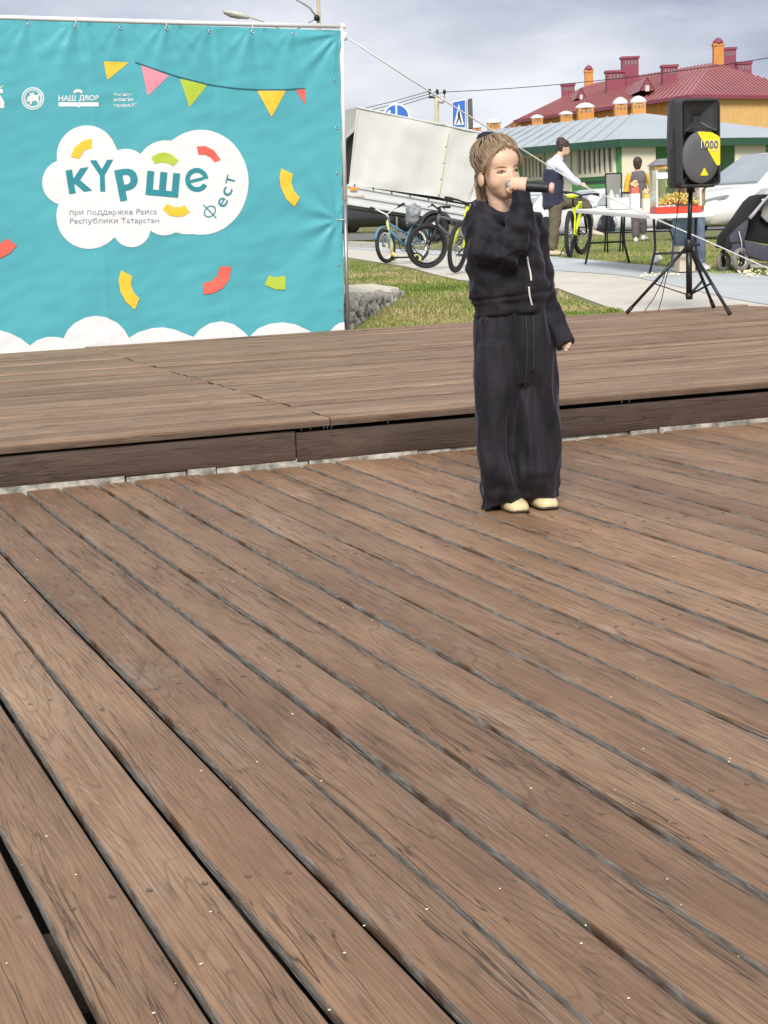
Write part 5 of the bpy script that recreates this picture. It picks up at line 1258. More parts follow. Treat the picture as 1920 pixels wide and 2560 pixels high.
panel_px([(1810, 622), (1816, 592), (1850, 548), (1880, 504), (1897, 489), (1925, 482), (1925, 492), (1905, 498), (1882, 530), (1858, 566), (1834, 596), (1830, 622)], 'front_band', blk_f, -.06, .46)
panel_px([(1868, 552), (1890, 528), (1985, 520), (1985, 612), (1920, 610), (1862, 600)], 'seat_shell', blk_f, .14, .20)
panel_px([(1824, 590), (1846, 566), (1872, 546), (1868, 575), (1860, 606), (1825, 606)], 'side_panel', navl, -.07, .05)
panel_px([(1825, 606), (1859, 606), (1858, 642), (1846, 640), (1828, 626)], 'basket_end', navl, -.05, .20)
panel_px([(1862, 601), (1920, 614), (1985, 612), (1985, 658), (1915, 654), (1872, 640), (1864, 625)], 'basket', navl, -.07, .36)
panel_px([(1902, 540), (1912, 505), (1926, 486), (1985, 482), (1985, 548), (1918, 556)], 'canopy_lining', mat('grey_lining', (.30, .29, .27), .7, .15, 12), .05, .04)
panel_px([(1910, 486), (1926, 470), (1985, 462), (1985, 484), (1926, 490)], 'canopy', mat('canopy_pale', (.55, .54, .52), .7, .1), -.06, .44)
fr_ = MB(); fr_.tube([q(1874, 546, -.09), q(1886, 532, -.09), q(1902, 512, -.09), q(1918, 494, -.09), q(1945, 468, -.09)], [.020, .019, .015, .013, .012], 10); fr_.build('push_arm', mat('pale_fabric_strap', (.42, .39, .40), .7), pus, world=True)
fr_ = MB(); fr_.tube([q(1847, 578, -.09), q(1854, 606, -.09), q(1855, 634, -.09)], .007, 6); fr_.build('piping', mat('pale_piping', (.4, .4, .42), .6), pus, world=True)
fr_ = MB(); fr_.tube([q(1809, 668, .25), q(1806, 630, .2), q(1822, 612, .1), q(1850, 622, 0)], .022, 8); fr_.tube([q(1853, 670, -.0), q(1870, 640, .05), q(1920, 650, .1)], .018, 8); fr_.build('chassis', black_plastic, pus, world=True)
fr_ = MB(); a, b = q(1876, 664, .05), q(1990, 668, .0); fr_.tube([a, b], .03, 10); fr_.build('axle_bar', mat('pale_chassis', (.66, .64, .60), .5), pus, world=True)
from mathutils.bvhtree import BVHTree
# ================================================================ PEOPLE
def rings_px(secs, at, nseg=40, fold=None):
    """closed loft from photo sections (v, u_left, u_right, b_centre, b_radius, tilt); at(u, v, b) -> point"""
    out_ = []
    for i, s in enumerate(secs):
        v, ul, ur, bc, br = s[:5]; tilt = s[5] if len(s) > 5 else 0; p = s[6] if len(s) > 6 else 2.3
        uc, hw = (ul+ur)/2, (ur-ul)/2; r = []
        for k in range(nseg):
            t = 2*pi*k/nseg; c, s_ = cos(t), sin(t)
            q = (abs(c)**p+abs(s_)**p)**(-1/p); f = 1+(fold(t, i/(len(secs)-1)) if fold else 0)
            x = uc+hw*c*q*f; r.append(at(x, v+tilt*(x-uc), bc-br*s_*q*f*-1))
        out_.append(r)
    return out_
def densify(secs, n):
    """smooth interpolation of the section table"""
    S = [list(s)+[0]*(6-len(s)) for s in secs]; o = []
    m_ = len(S)
    for i in range(m_-1):
        p0, p1, p2, p3 = S[max(0, i-1)], S[i], S[i+1], S[min(m_-1, i+2)]
        for k in range(n):
            t = k/n; o.append([.5*((2*b)+(-a+c)*t+(2*a-5*b+4*c-d)*t*t+(-a+3*b-3*c+d)*t**3) for a, b, c, d in zip(p0, p1, p2, p3)])
    o.append(S[-1]); return o
def smoothpath(P, n=6):
    P = [Vector(p) for p in P]; o = []; m_ = len(P)
    for i in range(m_-1):
        a, b, c, d = P[max(0, i-1)], P[i], P[i+1], P[min(m_-1, i+2)]
        for k in range(n): t = k/n; o.append(.5*((2*b)+(-a+c)*t+(2*a-5*b+4*c-d)*t*t+(-a+3*b-3*c+d)*t**3))
    o.append(P[-1]); return o
def lerpr(R, n, m_): 
    o = []
    for i in range(m_-1):
        for k in range(n): o.append(R[i]+(R[i+1]-R[i])*k/n)
    return o+[R[-1]]
def sleeve(mb, P, R, seg=24, n=7, wr=.0, seed=0, flat=1):
    """cloth tube with ring-like wrinkles"""
    pts = smoothpath(P, n); rr_ = lerpr(R, n, len(P)); rings = []; X = None
    for i, p in enumerate(pts):
        d = (pts[min(i+1, len(pts)-1)]-pts[max(i-1, 0)]).normalized()
        if X is None: X = frame_of(d)[0]
        X = (X-d*X.dot(d)).normalized(); Yv = d.cross(X); r_ = []
        for k in range(seg):
            a = 2*pi*k/seg; q = X*cos(a)+Yv*(sin(a)*flat)
            w_ = 1+wr*(sin(i*1.25+1.7*sin(a+seed)+seed)*.6+sin(i*.55-2.0*sin(a*2+seed*2))*.6+.5*noise.noise((cos(a)*1.5+seed, sin(a)*1.5, i*.25)))
            r_.append(p+q*(rr_[i]*w_))
        rings.append(r_)
    mb.loft(rings); return mb

# ---------------------------------------------------------------- the singer
gb = at_z(1302, 1272, 0); DG = gb.dot(FH); PXM = F/DG
G = lambda u, v, b=0: at_D(u, v, DG-b)
TC = -FH; ZZ = Vector((0, 0, 1))
yw = radians(27); fdir = (TC*cos(yw)+RH*sin(yw)-ZZ*.06).normalized(); ldir = (RH*cos(yw)-TC*sin(yw)); ldir = (ldir-fdir*ldir.dot(fdir)).normalized()
udir = ldir.cross(fdir); udir = -udir if udir.z < 0 else udir
rl2 = radians(4.5); ldir, udir = ldir*cos(rl2)+udir*sin(rl2), udir*cos(rl2)-ldir*sin(rl2)
HC = G(1247, 419, .03)
Hh = lambda l, f, z: HC+ldir*l+fdir*f+udir*z
RotH = Matrix((ldir, fdir, udir)).transposed()
hd0 = MB()
E0 = lambda c, r: hd0.ell(Hh(*c), r, RotH, 28, 20)
E0((0, -.012, .026), (.0685, .083, .076)); E0((0, .018, -.028), (.058, .060, .074)); E0((0, .026, -.060), (.046, .046, .042)); E0((0, .044, -.086), (.026, .026, .019)); E0((0, .036, .024), (.054, .038, .046))
for s in (-1, 1): E0((s*.031, .034, -.042), (.026, .029, .032))
h0 = remesh(hd0, .0042, 16)
hdm = MB(); hdm.add([v.co.copy() for v in h0.vertices], [tuple(p.vertices) for p in h0.polygons])
bvf = BVHTree.FromPolygons([v.co.copy() for v in h0.vertices], [tuple(p.vertices) for p in h0.polygons])
def Fs(l, z, lift=0):
    """point on the face at (l, z), lifted along the gaze"""
    h_ = bvf.ray_cast(Hh(l, .16, z), -fdir); return h_[0]+fdir*lift
E_ = lambda c, r: hdm.ell(c, r, RotH, 24, 16)
for s in (-1, 1): E_(Hh(s*.0675, -.010, -.034), (.008, .017, .026)); E_(Fs(s*.009, -.042, .004), (.0055, .006, .0055))
E_(Fs(0, -.020, -.002), (.0075, .0065, .018)); E_(Fs(0, -.029, .0025), (.0078, .0075, .013)); E_(Fs(0, -.038, .0085), (.0088, .0085, .0078))
E_(Fs(0, -.0645, -.003), (.019, .0085, .0050)); E_(Fs(0, -.0735, -.003), (.016, .0085, .0055))
# neck
hdm.tube([Hh(0, -.018, -.055), G(1250, 505, .01), G(1252, 535, .0), G(1252, 575, .0)], [.043, .040, .042, .08], 20)
# body core and limbs inside the clothes
SHR, ELR, WRR = G(1198, 552, .02), G(1256, 640, .115), G(1303, 484, .135)
SHL, ELL, WRL = G(1318, 550, -.03), G(1358, 752, -.022), G(1405, 848, .024)
hdm.tube([G(1252, 560, 0), G(1258, 640, 0), G(1270, 740, 0), G(1280, 830, 0)], [.075, .085, .08, .085], 18)
hdm.tube([G(1252, 575, 0), SHR], [.045, .028], 12); hdm.tube([G(1260, 575, 0), SHL], [.05, .036], 12)
hdm.tube([SHR, ELR, WRR], [.026, .020, .017], 12); hdm.tube([SHL, G(1346, 690, -.03), ELL, G(1381, 806, 0), WRL], [.034, .026, .024, .021, .018], 12)
bL = DG-at_z(1262, 1272, 0).dot(FH); bR = DG-at_z(1350, 1264, 0).dot(FH)
hdm.tube([G(1262, 830, .01), G(1247, 1050, .02), G(1252, 1235, bL)], [.062, .045, .032], 14); hdm.tube([G(1320, 830, -.01), G(1338, 1050, -.01), G(1345, 1230, bR)], [.062, .045, .032], 14)
hdm.tube([G(1252, 1235, bL), G(1275, 1262, bL+.02)], [.03, .022], 10); hdm.tube([G(1345, 1230, bR), G(1360, 1255, bR+.02)], [.03, .022], 10)
# hand on the microphone: axis along the microphone
M0, M1 = G(1272, 463, .125), G(1388, 471, .165); MA = (M1-M0).normalized()
mside = (TC-MA*TC.dot(MA)).normalized(); mup = MA.cross(mside); mup = -mup if mup.z < 0 else mup
hc = M0+MA*.036; RM_ = Matrix((MA, mside, mup)).transposed()
hdm.ell(hc+mup*-.004-mside*.014+MA*.004, (.031, .013, .027), RM_, 18, 12)
hdm.tube([WRR, WRR.lerp(hc, .55)-mside*.006, hc-mup*.016-mside*.012], [.0195, .021, .022], 14)
for i, (off, ln) in enumerate(((-.024, 1.0), (-.0085, 1.06), (.0065, 1.0), (.020, .86))):
    c = hc+MA*off; P = []
    for a in (200, 150, 105, 60, 15, -28):
        rr2 = .0225*(1.0 if a > 0 else .95); aa = radians(a*ln if a < 90 else a); P.append(c+mup*(rr2*sin(aa))*1.05-mside*(rr2*cos(aa))*1.0+MA*(.001*i))
    # fingers come over the top from the back of the hand and close on the near side
    P = [c-mside*.020-mup*.012, c-mside*.021+mup*.010, c-mside*.008+mup*.0235, c+mside*.010+mup*.0215, c+mside*.0215+mup*.008, c+mside*.0205-mup*.008, c+mside*.011-mup*.0165]
    hdm.tube(smoothpath(P, 3), [.0068]*13+[.0066]*3+[.0060]*3, 10)
P = [hc-mside*.016-mup*.014-MA*.006, hc-mside*.002-mup*.022-MA*.018, hc+mside*.010-mup*.020-MA*.030, hc+mside*.014-mup*.010-MA*.038]
hdm.tube(smoothpath(P, 3), [.0095]*4+[.0085]*4+[.0075]*2, 10)
# relaxed left hand, only fingertips leave the cuff
lh = G(1408, 856, .03)
hdm.ell(lh, (.017, .012, .022), None, 14, 10)
for (u, v, b, r_) in ((1429, 852, .045, .0072), (1425, 862, .052, .0072), (1421, 871, .05, .007), (1415, 879, .045, .0064)):
    t = G(u, v, b); hdm.tube([lh, lh.lerp(t, .6)+RH*.006, t], [.0085, .0078, r_*.85], 10)
hdm.tube([lh, G(1425, 846, .03)], [.009, .0065], 10)
bm_ = remesh(hdm, .0027, 1)
eyes = [Fs(s*.0295, -.0105) for s in (-1, 1)]
def face_sculpt(c, n):
    for e in eyes:
        d = (c-e); q = Vector((d.dot(ldir)/.017, d.dot(fdir)/.03, d.dot(udir)/.0095)); g_ = math.exp(-q.length_squared)
        c = c-fdir*(.0046*g_)
    m_ = c-Fs(0, -.069, .004); g_ = math.exp(-((m_.dot(ldir)/.017)**2+(m_.dot(udir)/.0022)**2+(m_.dot(fdir)/.02)**2)); c = c-fdir*(.003*g_)
    return c
displace(bm_, face_sculpt)
shift(bm_, gb)
# skin: warm, with redder lips and cheeks kept as colouring of the skin itself
singer = obj('person', bm_, skin, loc=gb, label='person in black velour hoodie and wide trousers singing into a microphone', cat='person')
# eyes, brows, lips
eye_w = mat('eye_white', (.27, .22, .19), .4); eye_d = mat('eye_iris', (.03, .018, .012), .2, spec=.8); brow_m = mat('brow_hair', (.24, .14, .085), .8, .2, 60); lip_m = mat('lip', (.50, .20, .17), .5, .06)
lidm = mat('eyelid_skin', (.50, .29, .19), .55, .05)
for s in (-1, 1):
    c = Fs(s*.0295, -.0105, -.0088); ey = MB().ell(c, (.0118, .0080, .0036), RotH, 18, 12).build('eye', eye_w, singer, world=True)
    MB().ell(c+fdir*.0048+ldir*.0020-udir*.0010, (.0066, .0042, .0037), RotH, 16, 10).build('iris', eye_d, ey, world=True)
    x_ = s*.0295; P = [Fs(x_-.0130, -.0115, -.0015), Fs(x_-.006, -.0068, -.0022), Fs(x_+.005, -.0066, -.0022), Fs(x_+.0132, -.0108, -.0015)]
    MB().tube(smoothpath(P, 4), .0017, 6).build('upper_lid', mat('lash_line', (.09, .05, .035), .6), singer, world=True)
    P = [Fs(x_-.0130, -.0118, -.0015), Fs(x_-.004, -.0148, -.0030), Fs(x_+.006, -.0148, -.0030), Fs(x_+.0132, -.0112, -.0015)]
    MB().tube(smoothpath(P, 4), .0014, 6).build('lower_lid', lidm, singer, world=True)
    P = [Fs(s*.013, .0025, .0002), Fs(s*.024, .0065, .0002), Fs(s*.036, .0065, .0002), Fs(s*.045, .0025, .0)]
    MB().tube(smoothpath(P, 4), [.0016, .0018, .002, .0021, .0022, .0022, .0021, .002, .0018, .0016, .0014, .0012, .001], 6).build('eyebrow', brow_m, singer, world=True)
for z, r_ in ((-.0655, .0034), (-.0735, .0042)):
    P = [Fs(-.018, -.0690, .0), Fs(-.009, z, .0040), Fs(0, z-.0005, .0046), Fs(.009, z, .0040), Fs(.018, -.0690, .0)]
    MB().tube(smoothpath(P, 4), [.0012]+[r_*.75]*4+[r_]*7+[r_*.75]*4+[.0012], 8).build('lip', lip_m, singer, world=True)
# hair
hair_m = mat('light_brown_hair', (.30, .205, .125), .5, .35, 9, .35, 60, stretch=(14, 14, 2), sheen=.2); tie_m = mat('dark_scrunchie', (.018, .012, .022), .8, .2, 40, .4, 90)
hb = MB(); HE = lambda c, r: hb.ell(Hh(*c), r, RotH, 28, 20)
HE((0, -.020, .030), (.0710, .0795, .0735)); HE((0, -.028, .0), (.0705, .066, .066)); HE((0, .004, .058), (.053, .050, .041)); HE((-.026, -.056, -.040), (.026, .022, .046))
for s in (-1, 1):
    hb.tube([Hh(s*.008, .052, .078), Hh(s*.034, .052, .064), Hh(s*.054, .036, .042), Hh(s*.0655, .019, .012), Hh(s*.0685, .006, -.012)], [.007, .009, .010, .008, .004], 12)
hb.tube([Hh(0, .045, .082), Hh(0, .0, .094), Hh(-.010, -.035, .094)], [.012, .018, .020], 12)
hme = remesh(hb, .004, 3)
def strandy(c, n):
    d = c-Hh(-.008, -.05, .095); a = atan2(d.dot(ldir), d.dot(fdir)); r_ = d.length
    return c+n*(.0012*sin(a*70+6*noise.noise(c*22))+.0022*noise.noise(Vector((a*7, r_*14, 1))))
displace(hme, strandy); shift(hme, gb); hair = obj('hair', hme, hair_m, singer)
rh = random.Random(2); stn = MB()
for i in range(150):
    a = rh.uniform(-2.5, 2.5); z = rh.uniform(-.02, .07); s_ = sin(a); f0 = cos(a)
    if f0 > .35: z = .072-.028*abs(s_)*1.6+rh.uniform(-.004, .004)
    p0 = Hh(.072*s_*(1.0 if z < .06 else .85), -.012+.078*f0, z); p3 = Hh(-.006+rh.uniform(-.012, .012), -.045+rh.uniform(-.012, .012), .106)
    m_ = (p0+p3)/2; mo = (m_-Hh(0, -.02, .02)).normalized(); R0 = .088+rh.uniform(0, .005)
    p1, p2 = Hh(0, -.02, .024)+((p0*.66+p3*.34)-Hh(0, -.02, .024)).normalized()*R0, Hh(0, -.02, .024)+((p0*.33+p3*.67)-Hh(0, -.02, .024)).normalized()*R0
    stn.tube(smoothpath([p0, p1, p2, p3], 3), [.0005]+[.0014]*8+[.001], 4)
for i in range(46):      # loose hair down the neck and wisps by the ear
    l0 = rh.uniform(-.062, -.030); p = [Hh(l0, -.045+rh.uniform(-.02, .02), -.02), Hh(l0-.002+rh.uniform(-.006, .006), -.05, -.07), Hh(l0+rh.uniform(-.008, .010), -.052, -.10-rh.uniform(0, .035))]
    stn.tube(smoothpath(p, 3), [.0022]*4+[.0016]*2+[.0006], 4)
for i in range(5):
    p = [Hh(-.066, -.03, -.01), Hh(-.080-rh.uniform(0, .012), -.03, -.05), Hh(-.088-rh.uniform(0, .02), -.04, -.08-rh.uniform(0, .03))]; stn.tube(smoothpath(p, 3), [.0005]*4+[.0004]*2+[.0002], 4)
for i in range(14):
    s_ = rh.choice((-1, 1)); p = [Hh(s_*.03, .06, .07), Hh(s_*(.060+rh.uniform(0, .008)), .052, .03), Hh(s_*(.066+rh.uniform(0, .008)), .04, -.004-rh.uniform(0, .03))]; stn.tube(smoothpath(p, 3), [.001]*4+[.0008]*2+[.0004], 4)
for i in range(26):
    a = rh.uniform(0, 6.28); p = Hh(.05*cos(a), -.03+.05*sin(a), .098); stn.tube([p, p+udir*rh.uniform(.004, .012)+ldir*rh.uniform(-.01, .014)+fdir*rh.uniform(-.006, .012)], [.0008, .0003], 4)
stn.build('hair_strands', hair_m, hair, world=True, kind='stuff')
bn = MB(); bn.torus(Hh(-.016, -.046, .104), .020, .013, udir+fdir*-.3, 24, 10); me = remesh(bn, .004, 1); displace(me, lambda c, n: c+n*(.0035*noise.noise(c*90))); shift(me, gb); obj('hair_tie', me, tie_m, hair)
MB().ell(Hh(-.018, -.05, .109), (.019, .019, .013), RotH, 16, 10).build('hair_bun', hair_m, hair, world=True)
# ---- clothes
velour = bpy.data.materials.new('black_velour'); velour.use_nodes = True; MATS['black_velour'] = velour
t_ = velour.node_tree; b_ = t_.nodes['Principled BSDF']; b_.inputs['Roughness'].default_value = .75; b_.inputs['Specular IOR Level'].default_value = .25
b_.inputs['Sheen Weight'].default_value = .3; b_.inputs['Sheen Roughness'].default_value = .38; b_.inputs['Sheen Tint'].default_value = (.30, .28, .36, 1)
tcn = t_.nodes.new('ShaderNodeTexCoord'); mpn = t_.nodes.new('ShaderNodeMapping'); mpn.inputs['Scale'].default_value = (1, 1, .35); nz = t_.nodes.new('ShaderNodeTexNoise'); nz.inputs['Scale'].default_value = 15; nz.inputs['Detail'].default_value = 6
rp_ = t_.nodes.new('ShaderNodeValToRGB'); rp_.color_ramp.elements[0].position = .3; rp_.color_ramp.elements[0].color = (.0065, .006, .009, 1); rp_.color_ramp.elements[1].position = .72; rp_.color_ramp.elements[1].color = (.026, .0235, .031, 1)
for a, b in ((tcn.outputs['Object'], mpn.inputs[0]), (mpn.outputs[0], nz.inputs['Vector']), (nz.outputs[0], rp_.inputs[0]), (rp_.outputs[0], b_.inputs['Base Color'])): t_.links.new(a, b)
nb = t_.nodes.new('ShaderNodeTexNoise'); nb.inputs['Scale'].default_value = 55; nb.inputs['Detail'].default_value = 5; bp2 = t_.nodes.new('ShaderNodeBump'); bp2.inputs['Strength'].default_value = .35; bp2.inputs['Distance'].default_value = .006
t_.links.new(tcn.outputs['Object'], nb.inputs['Vector']); t_.links.new(nb.outputs[0], bp2.inputs['Height']); t_.links.new(bp2.outputs[0], b_.inputs['Normal'])
ho = MB()
tors = [(512, 1222, 1282, -.03, .03), (518, 1204, 1304, -.03, .055), (530, 1182, 1326, -.02, .078), (548, 1170, 1342, 0, .108), (590, 1167, 1351, .004, .116), (640, 1168, 1359, .006, .120), (690, 1170, 1366, .006, .120), (728, 1172, 1371, .006, .118), (748, 1177, 1373, .006, .112, -.04), (757, 1184, 1372, .004, .104, -.07), (768, 1187, 1371, .004, .102, -.10), (784, 1189, 1370, .004, .101, -.13)]
tsec = densify(tors, 5)
def tfold(t, h):
    return .022*sin(5*t+h*9)*max(0, sin(pi*min(1, h*1.15)))+.016*sin(9*t-h*14+1)*h+.03*noise.noise((cos(t)*1.8, sin(t)*1.8, h*4.5))
ho.loft(rings_px(tsec, G, 72, tfold))
sleeve(ho, [G(1208, 540, .0), G(1206, 572, .035), G(1222, 612, .085), G(1254, 634, .125), G(1284, 606, .150), G(1298, 550, .150), G(1303, 505, .143)], [.060, .070, .068, .060, .050, .043, .038], 28, 8, .085, 1)
sleeve(ho, [G(1303, 512, .143), G(1302, 498, .140), G(1302, 478, .136)], [.041, .036, .033], 24, 5, .01, 3)
sleeve(ho, [G(1312, 542, -.03), G(1332, 610, -.035), G(1348, 700, -.03), G(1364, 765, -.02), G(1382, 808, 0)], [.058, .058, .050, .046, .043], 28, 8, .07, 2)
sleeve(ho, [G(1380, 806, 0), G(1396, 832, .012), G(1416, 864, .03)], [.042, .041, .036], 24, 5, .03, 5)
# hood lying round the neck
hp = [G(1277, 552, .112), G(1243, 541, .100), G(1211, 527, .060), G(1196, 517, -.02), G(1215, 506, -.085), G(1265, 505, -.105), G(1310, 514, -.075), G(1324, 532, -.005), G(1308, 545, .07)]
pts = smoothpath(hp+[hp[0]], 5)[:-1]
ho.tube(pts, [.019+.005*sin(i*.7)+.010*max(0, -cos(2*pi*i/len(pts))) for i in range(len(pts))], 14, closed=True)
ho.ell(G(1232, 530, -.10), (.085, .05, .065), Matrix.Rotation(-YAW, 3, 'Z'), 24, 16)
hme = remesh(ho, .0062, 2)
def wrinkle(c, n):
    rg2 = lambda x: (1-abs(2*(x-math.floor(x))-1))**1.6
    d = noise.noise(c*9)*.006+.007*(rg2(c.z*9+c.dot(RH)*7+1.6*noise.noise(c*5))-.4)+noise.noise(Vector((c.x*16+c.z*9, c.y*16, c.z*20)))*.003
    # creases that radiate from the bent elbow
    r_ = (c-ELR).length; a = atan2((c-ELR).z, (c-ELR).dot(RH)); d += .0055*sin(a*5+r_*60)*math.exp(-(r_/.13)**2)*min(1, r_/.05)
    # vertical gathers above the waistband
    w_ = max(0, 1-abs(c.z-G(1270, 735).z)/.11); d += .0035*w_*sin(c.dot(RH)*95+2.5*noise.noise(c*12))
    d += .005*sin(c.z*70+c.dot(RH)*38+4*noise.noise(c*6))*max(0, 1-abs(c.z-G(1240, 660).z)/.16)
    hm_ = c.z-(G(1270, 738).z+(c-G(1270, 738)).dot(RH)*.10); d -= .007*math.exp(-(hm_/.006)**2)
    return c+n*d
displace(hme, wrinkle); shift(hme, gb); hoodie = obj('hoodie', hme, velour, singer)
# open V at the throat (skin shows): small skin wedge in front of the collar
V = [G(1248, 500, .085), G(1290, 500, .088), G(1275, 522, .118)]
def on_torso(u, v, lift=.006):
    best = min(tsec, key=lambda s: abs(s[0]+(s[5])*(u-(s[1]+s[2])/2)-v)); uc, hw_ = (best[1]+best[2])/2, (best[2]-best[1])/2
    q = max(0, 1-abs((u-uc)/hw_)**2.3)**(1/2.3); return G(u, v, best[3]+best[4]*q+lift)
zm = mat('white_zip', (.78, .78, .76), .5, .04)
bvh = BVHTree.FromPolygons([v.co+gb for v in hme.vertices], [tuple(p.vertices) for p in hme.polygons])
def on_surf(u, v, bv, lift=.004):
    d = ray(u, v).normalized(); h_ = bv.ray_cast(CAM, d); 
    return (h_[0]-d*lift) if h_[0] is not None else None
for seg_ in ([(1318, 642), (1321, 662), (1326, 684), (1328, 702)], [(1322, 717), (1324, 738), (1330, 764)]):
    P = [on_surf(u, v, bvh) for u, v in seg_]; P = [p for p in P if p]
    MB().tube(smoothpath(P, 5), .0052, 8, flat=.5).build('zip', zm, hoodie, world=True)
tr2 = MB()
pel = densify([(762, 1196, 1364, .0, .092, -.10), (790, 1190, 1372, .0, .098, -.05), (830, 1188, 1384, .002, .102), (880, 1187, 1388, .004, .102), (930, 1187, 1394, .005, .098), (960, 1190, 1396, .005, .085)], 4)
tr2.loft(rings_px(pel, G, 60, lambda t, h: .012*sin(7*t+2)+.014*sin(11*t+h*3)))
lg = densify([(860, 1187, 1318, .012, .098), (945, 1186, 1311, .015, .100), (1000, 1187, 1296, .016, .098), (1062, 1188, 1284, .018, .094), (1133, 1194, 1284, .02, .090), (1180, 1201, 1291, .024, .088), (1238, 1208, 1306, bL+.002, .090, .0), (1266, 1214, 1304, bL, .090, -.22)], 6)
rg = densify([(860, 1262, 1391, -.012, .094), (945, 1290, 1396, -.012, .096), (1000, 1284, 1400, -.010, .096), (1062, 1281, 1402, -.008, .094), (1110, 1280, 1404, -.005, .092), (1156, 1284, 1401, 0, .09), (1195, 1290, 1397, .004, .090), (1246, 1298, 1394, bR, .086)], 6)
tr2.loft(rings_px(lg, G, 64, lambda t, h: .045*sin(5*t+1.2+h*1.5)*(.35+h)+.032*sin(9*t-.6-h*2)*(.3+h)+.03*noise.noise((cos(t)*2, sin(t)*2, h*3+5))))
tr2.loft(rings_px(rg, G, 64, lambda t, h: .045*sin(5*t+3.2-h*1.2)*(.35+h)+.032*sin(10*t+.8+h*2)*(.3+h)+.03*noise.noise((cos(t)*2, sin(t)*2, h*3+9))))
tme = remesh(tr2, .0065, 2)
def twr(c, n):
    u_ = c.dot(RH); h_ = max(0, 1-c.z/.18)
    rg2 = lambda x: (1-abs(2*(x-math.floor(x))-1))**1.6
    d = .013*(rg2(u_*9.5+.9*noise.noise(Vector((c.x*3, c.y*3, c.z*2.2))))-.4)+.004*(rg2(u_*23+1.3*noise.noise(c*4))-.4)+.008*noise.noise(Vector((c.x*26, c.y*26, c.z*5)))+.022*h_*noise.noise(Vector((c.x*11, c.y*11, c.z*22)))
    return c+n*d
displace(tme, twr); shift(tme, gb); trs = obj('trousers', tme, velour, singer)
bvt = BVHTree.FromPolygons([v.co+gb for v in tme.vertices], [tuple(p.vertices) for p in tme.polygons])
for pl in ([(1315, 792), (1317, 840), (1318, 890), (1315, 935), (1312, 972)], [(1333, 790), (1334, 830), (1335, 880), (1333, 930)]):
    P = [on_surf(u, v, bvt, .003) for u, v in pl]; P = [p for p in P if p]; MB().tube(smoothpath(P, 4), .0028, 6).build('drawstring', mat('cord_grey', (.025, .025, .028), .6), trs, world=True)
P = [on_surf(u, v, bvt, .0015) for u, v in ((1221, 798), (1212, 815), (1206, 838), (1208, 860))]; P = [p for p in P if p]; MB().tube(smoothpath(P, 4), .0022, 6).build('pocket_seam', velour, trs, world=True)
# shoes
shoe_m = mat('cream_shoe', (.66, .55, .31), .55, .08, 12, .2, 60); sole_m = mat('dark_sole', (.04, .035, .03), .7)
def shoe(u0, v0, u1, v1):
    a = at_z(u0, v0, 0); b = at_z(u1, v1, 0); d = (b-a).normalized(); s_ = Vector((d.y, -d.x, 0)); Ls = (b-a).length
    rs = []
    for t, w_, h_ in ((0, .022, .038), (.08, .034, .050), (.3, .038, .056), (.5, .041, .053), (.7, .043, .045), (.86, .042, .038), (.96, .034, .030), (1.0, .020, .020)):
        c = a+d*(Ls*t); rs.append([c+s_*(w_*cos(q)*(1 if sin(q) < .2 else 1))+ZZ*(max(.008, .008+h_*max(0, sin(q))**.75)) for q in [2*pi*k/20 for k in range(20)]])
    o = MB().loft(rs).build('shoe', shoe_m, singer, world=True)
    so = MB().loft([[p*1 if False else Vector((p.x, p.y, .002 if k >= 10 else .011)) for k, p in enumerate(r_)] for r_ in rs]); so.build('sole', sole_m, o, world=True)
shoe(1240, 1252, 1303, 1284); shoe(1316, 1246, 1376, 1275)
# microphone
mic = MB(); mic.lathe([(.0165, .058), (.017, .075), (.0155, .12), (.0145, .142), (.0135, .148)], M0, MA, 20)
micro = empty('microphone', M0, 0, 'black handheld microphone with a pale pink end, held at the singer\'s mouth', 'microphone')
MB().lathe([(.012, .004), (.015, .03), (.017, .07), (.0175, .09), (.016, .118), (.017, .124), (.0165, .134), (.014, .138)], M0, MA, 22).build('handle', black_plastic, micro, world=True)
MB().ell(M0+MA*.006, (.0185, .0185, .0185), None, 20, 14).build('grille', mat('mic_grille', (.42, .43, .46), .35, .2, 200, .4, 600, metal=.8), micro, world=True)
MB().torus(M0+MA*.012, .0195, .003, MA, 24, 8).build('grille_ring', chrome, micro, world=True)
MB().lathe([(.013, .137), (.0175, .140), (.0185, .146), (.016, .152), (.004, .154)], M0, MA, 22).build('end_cap', mat('pink_cap', (.75, .45, .42), .4, .08), micro, world=True)

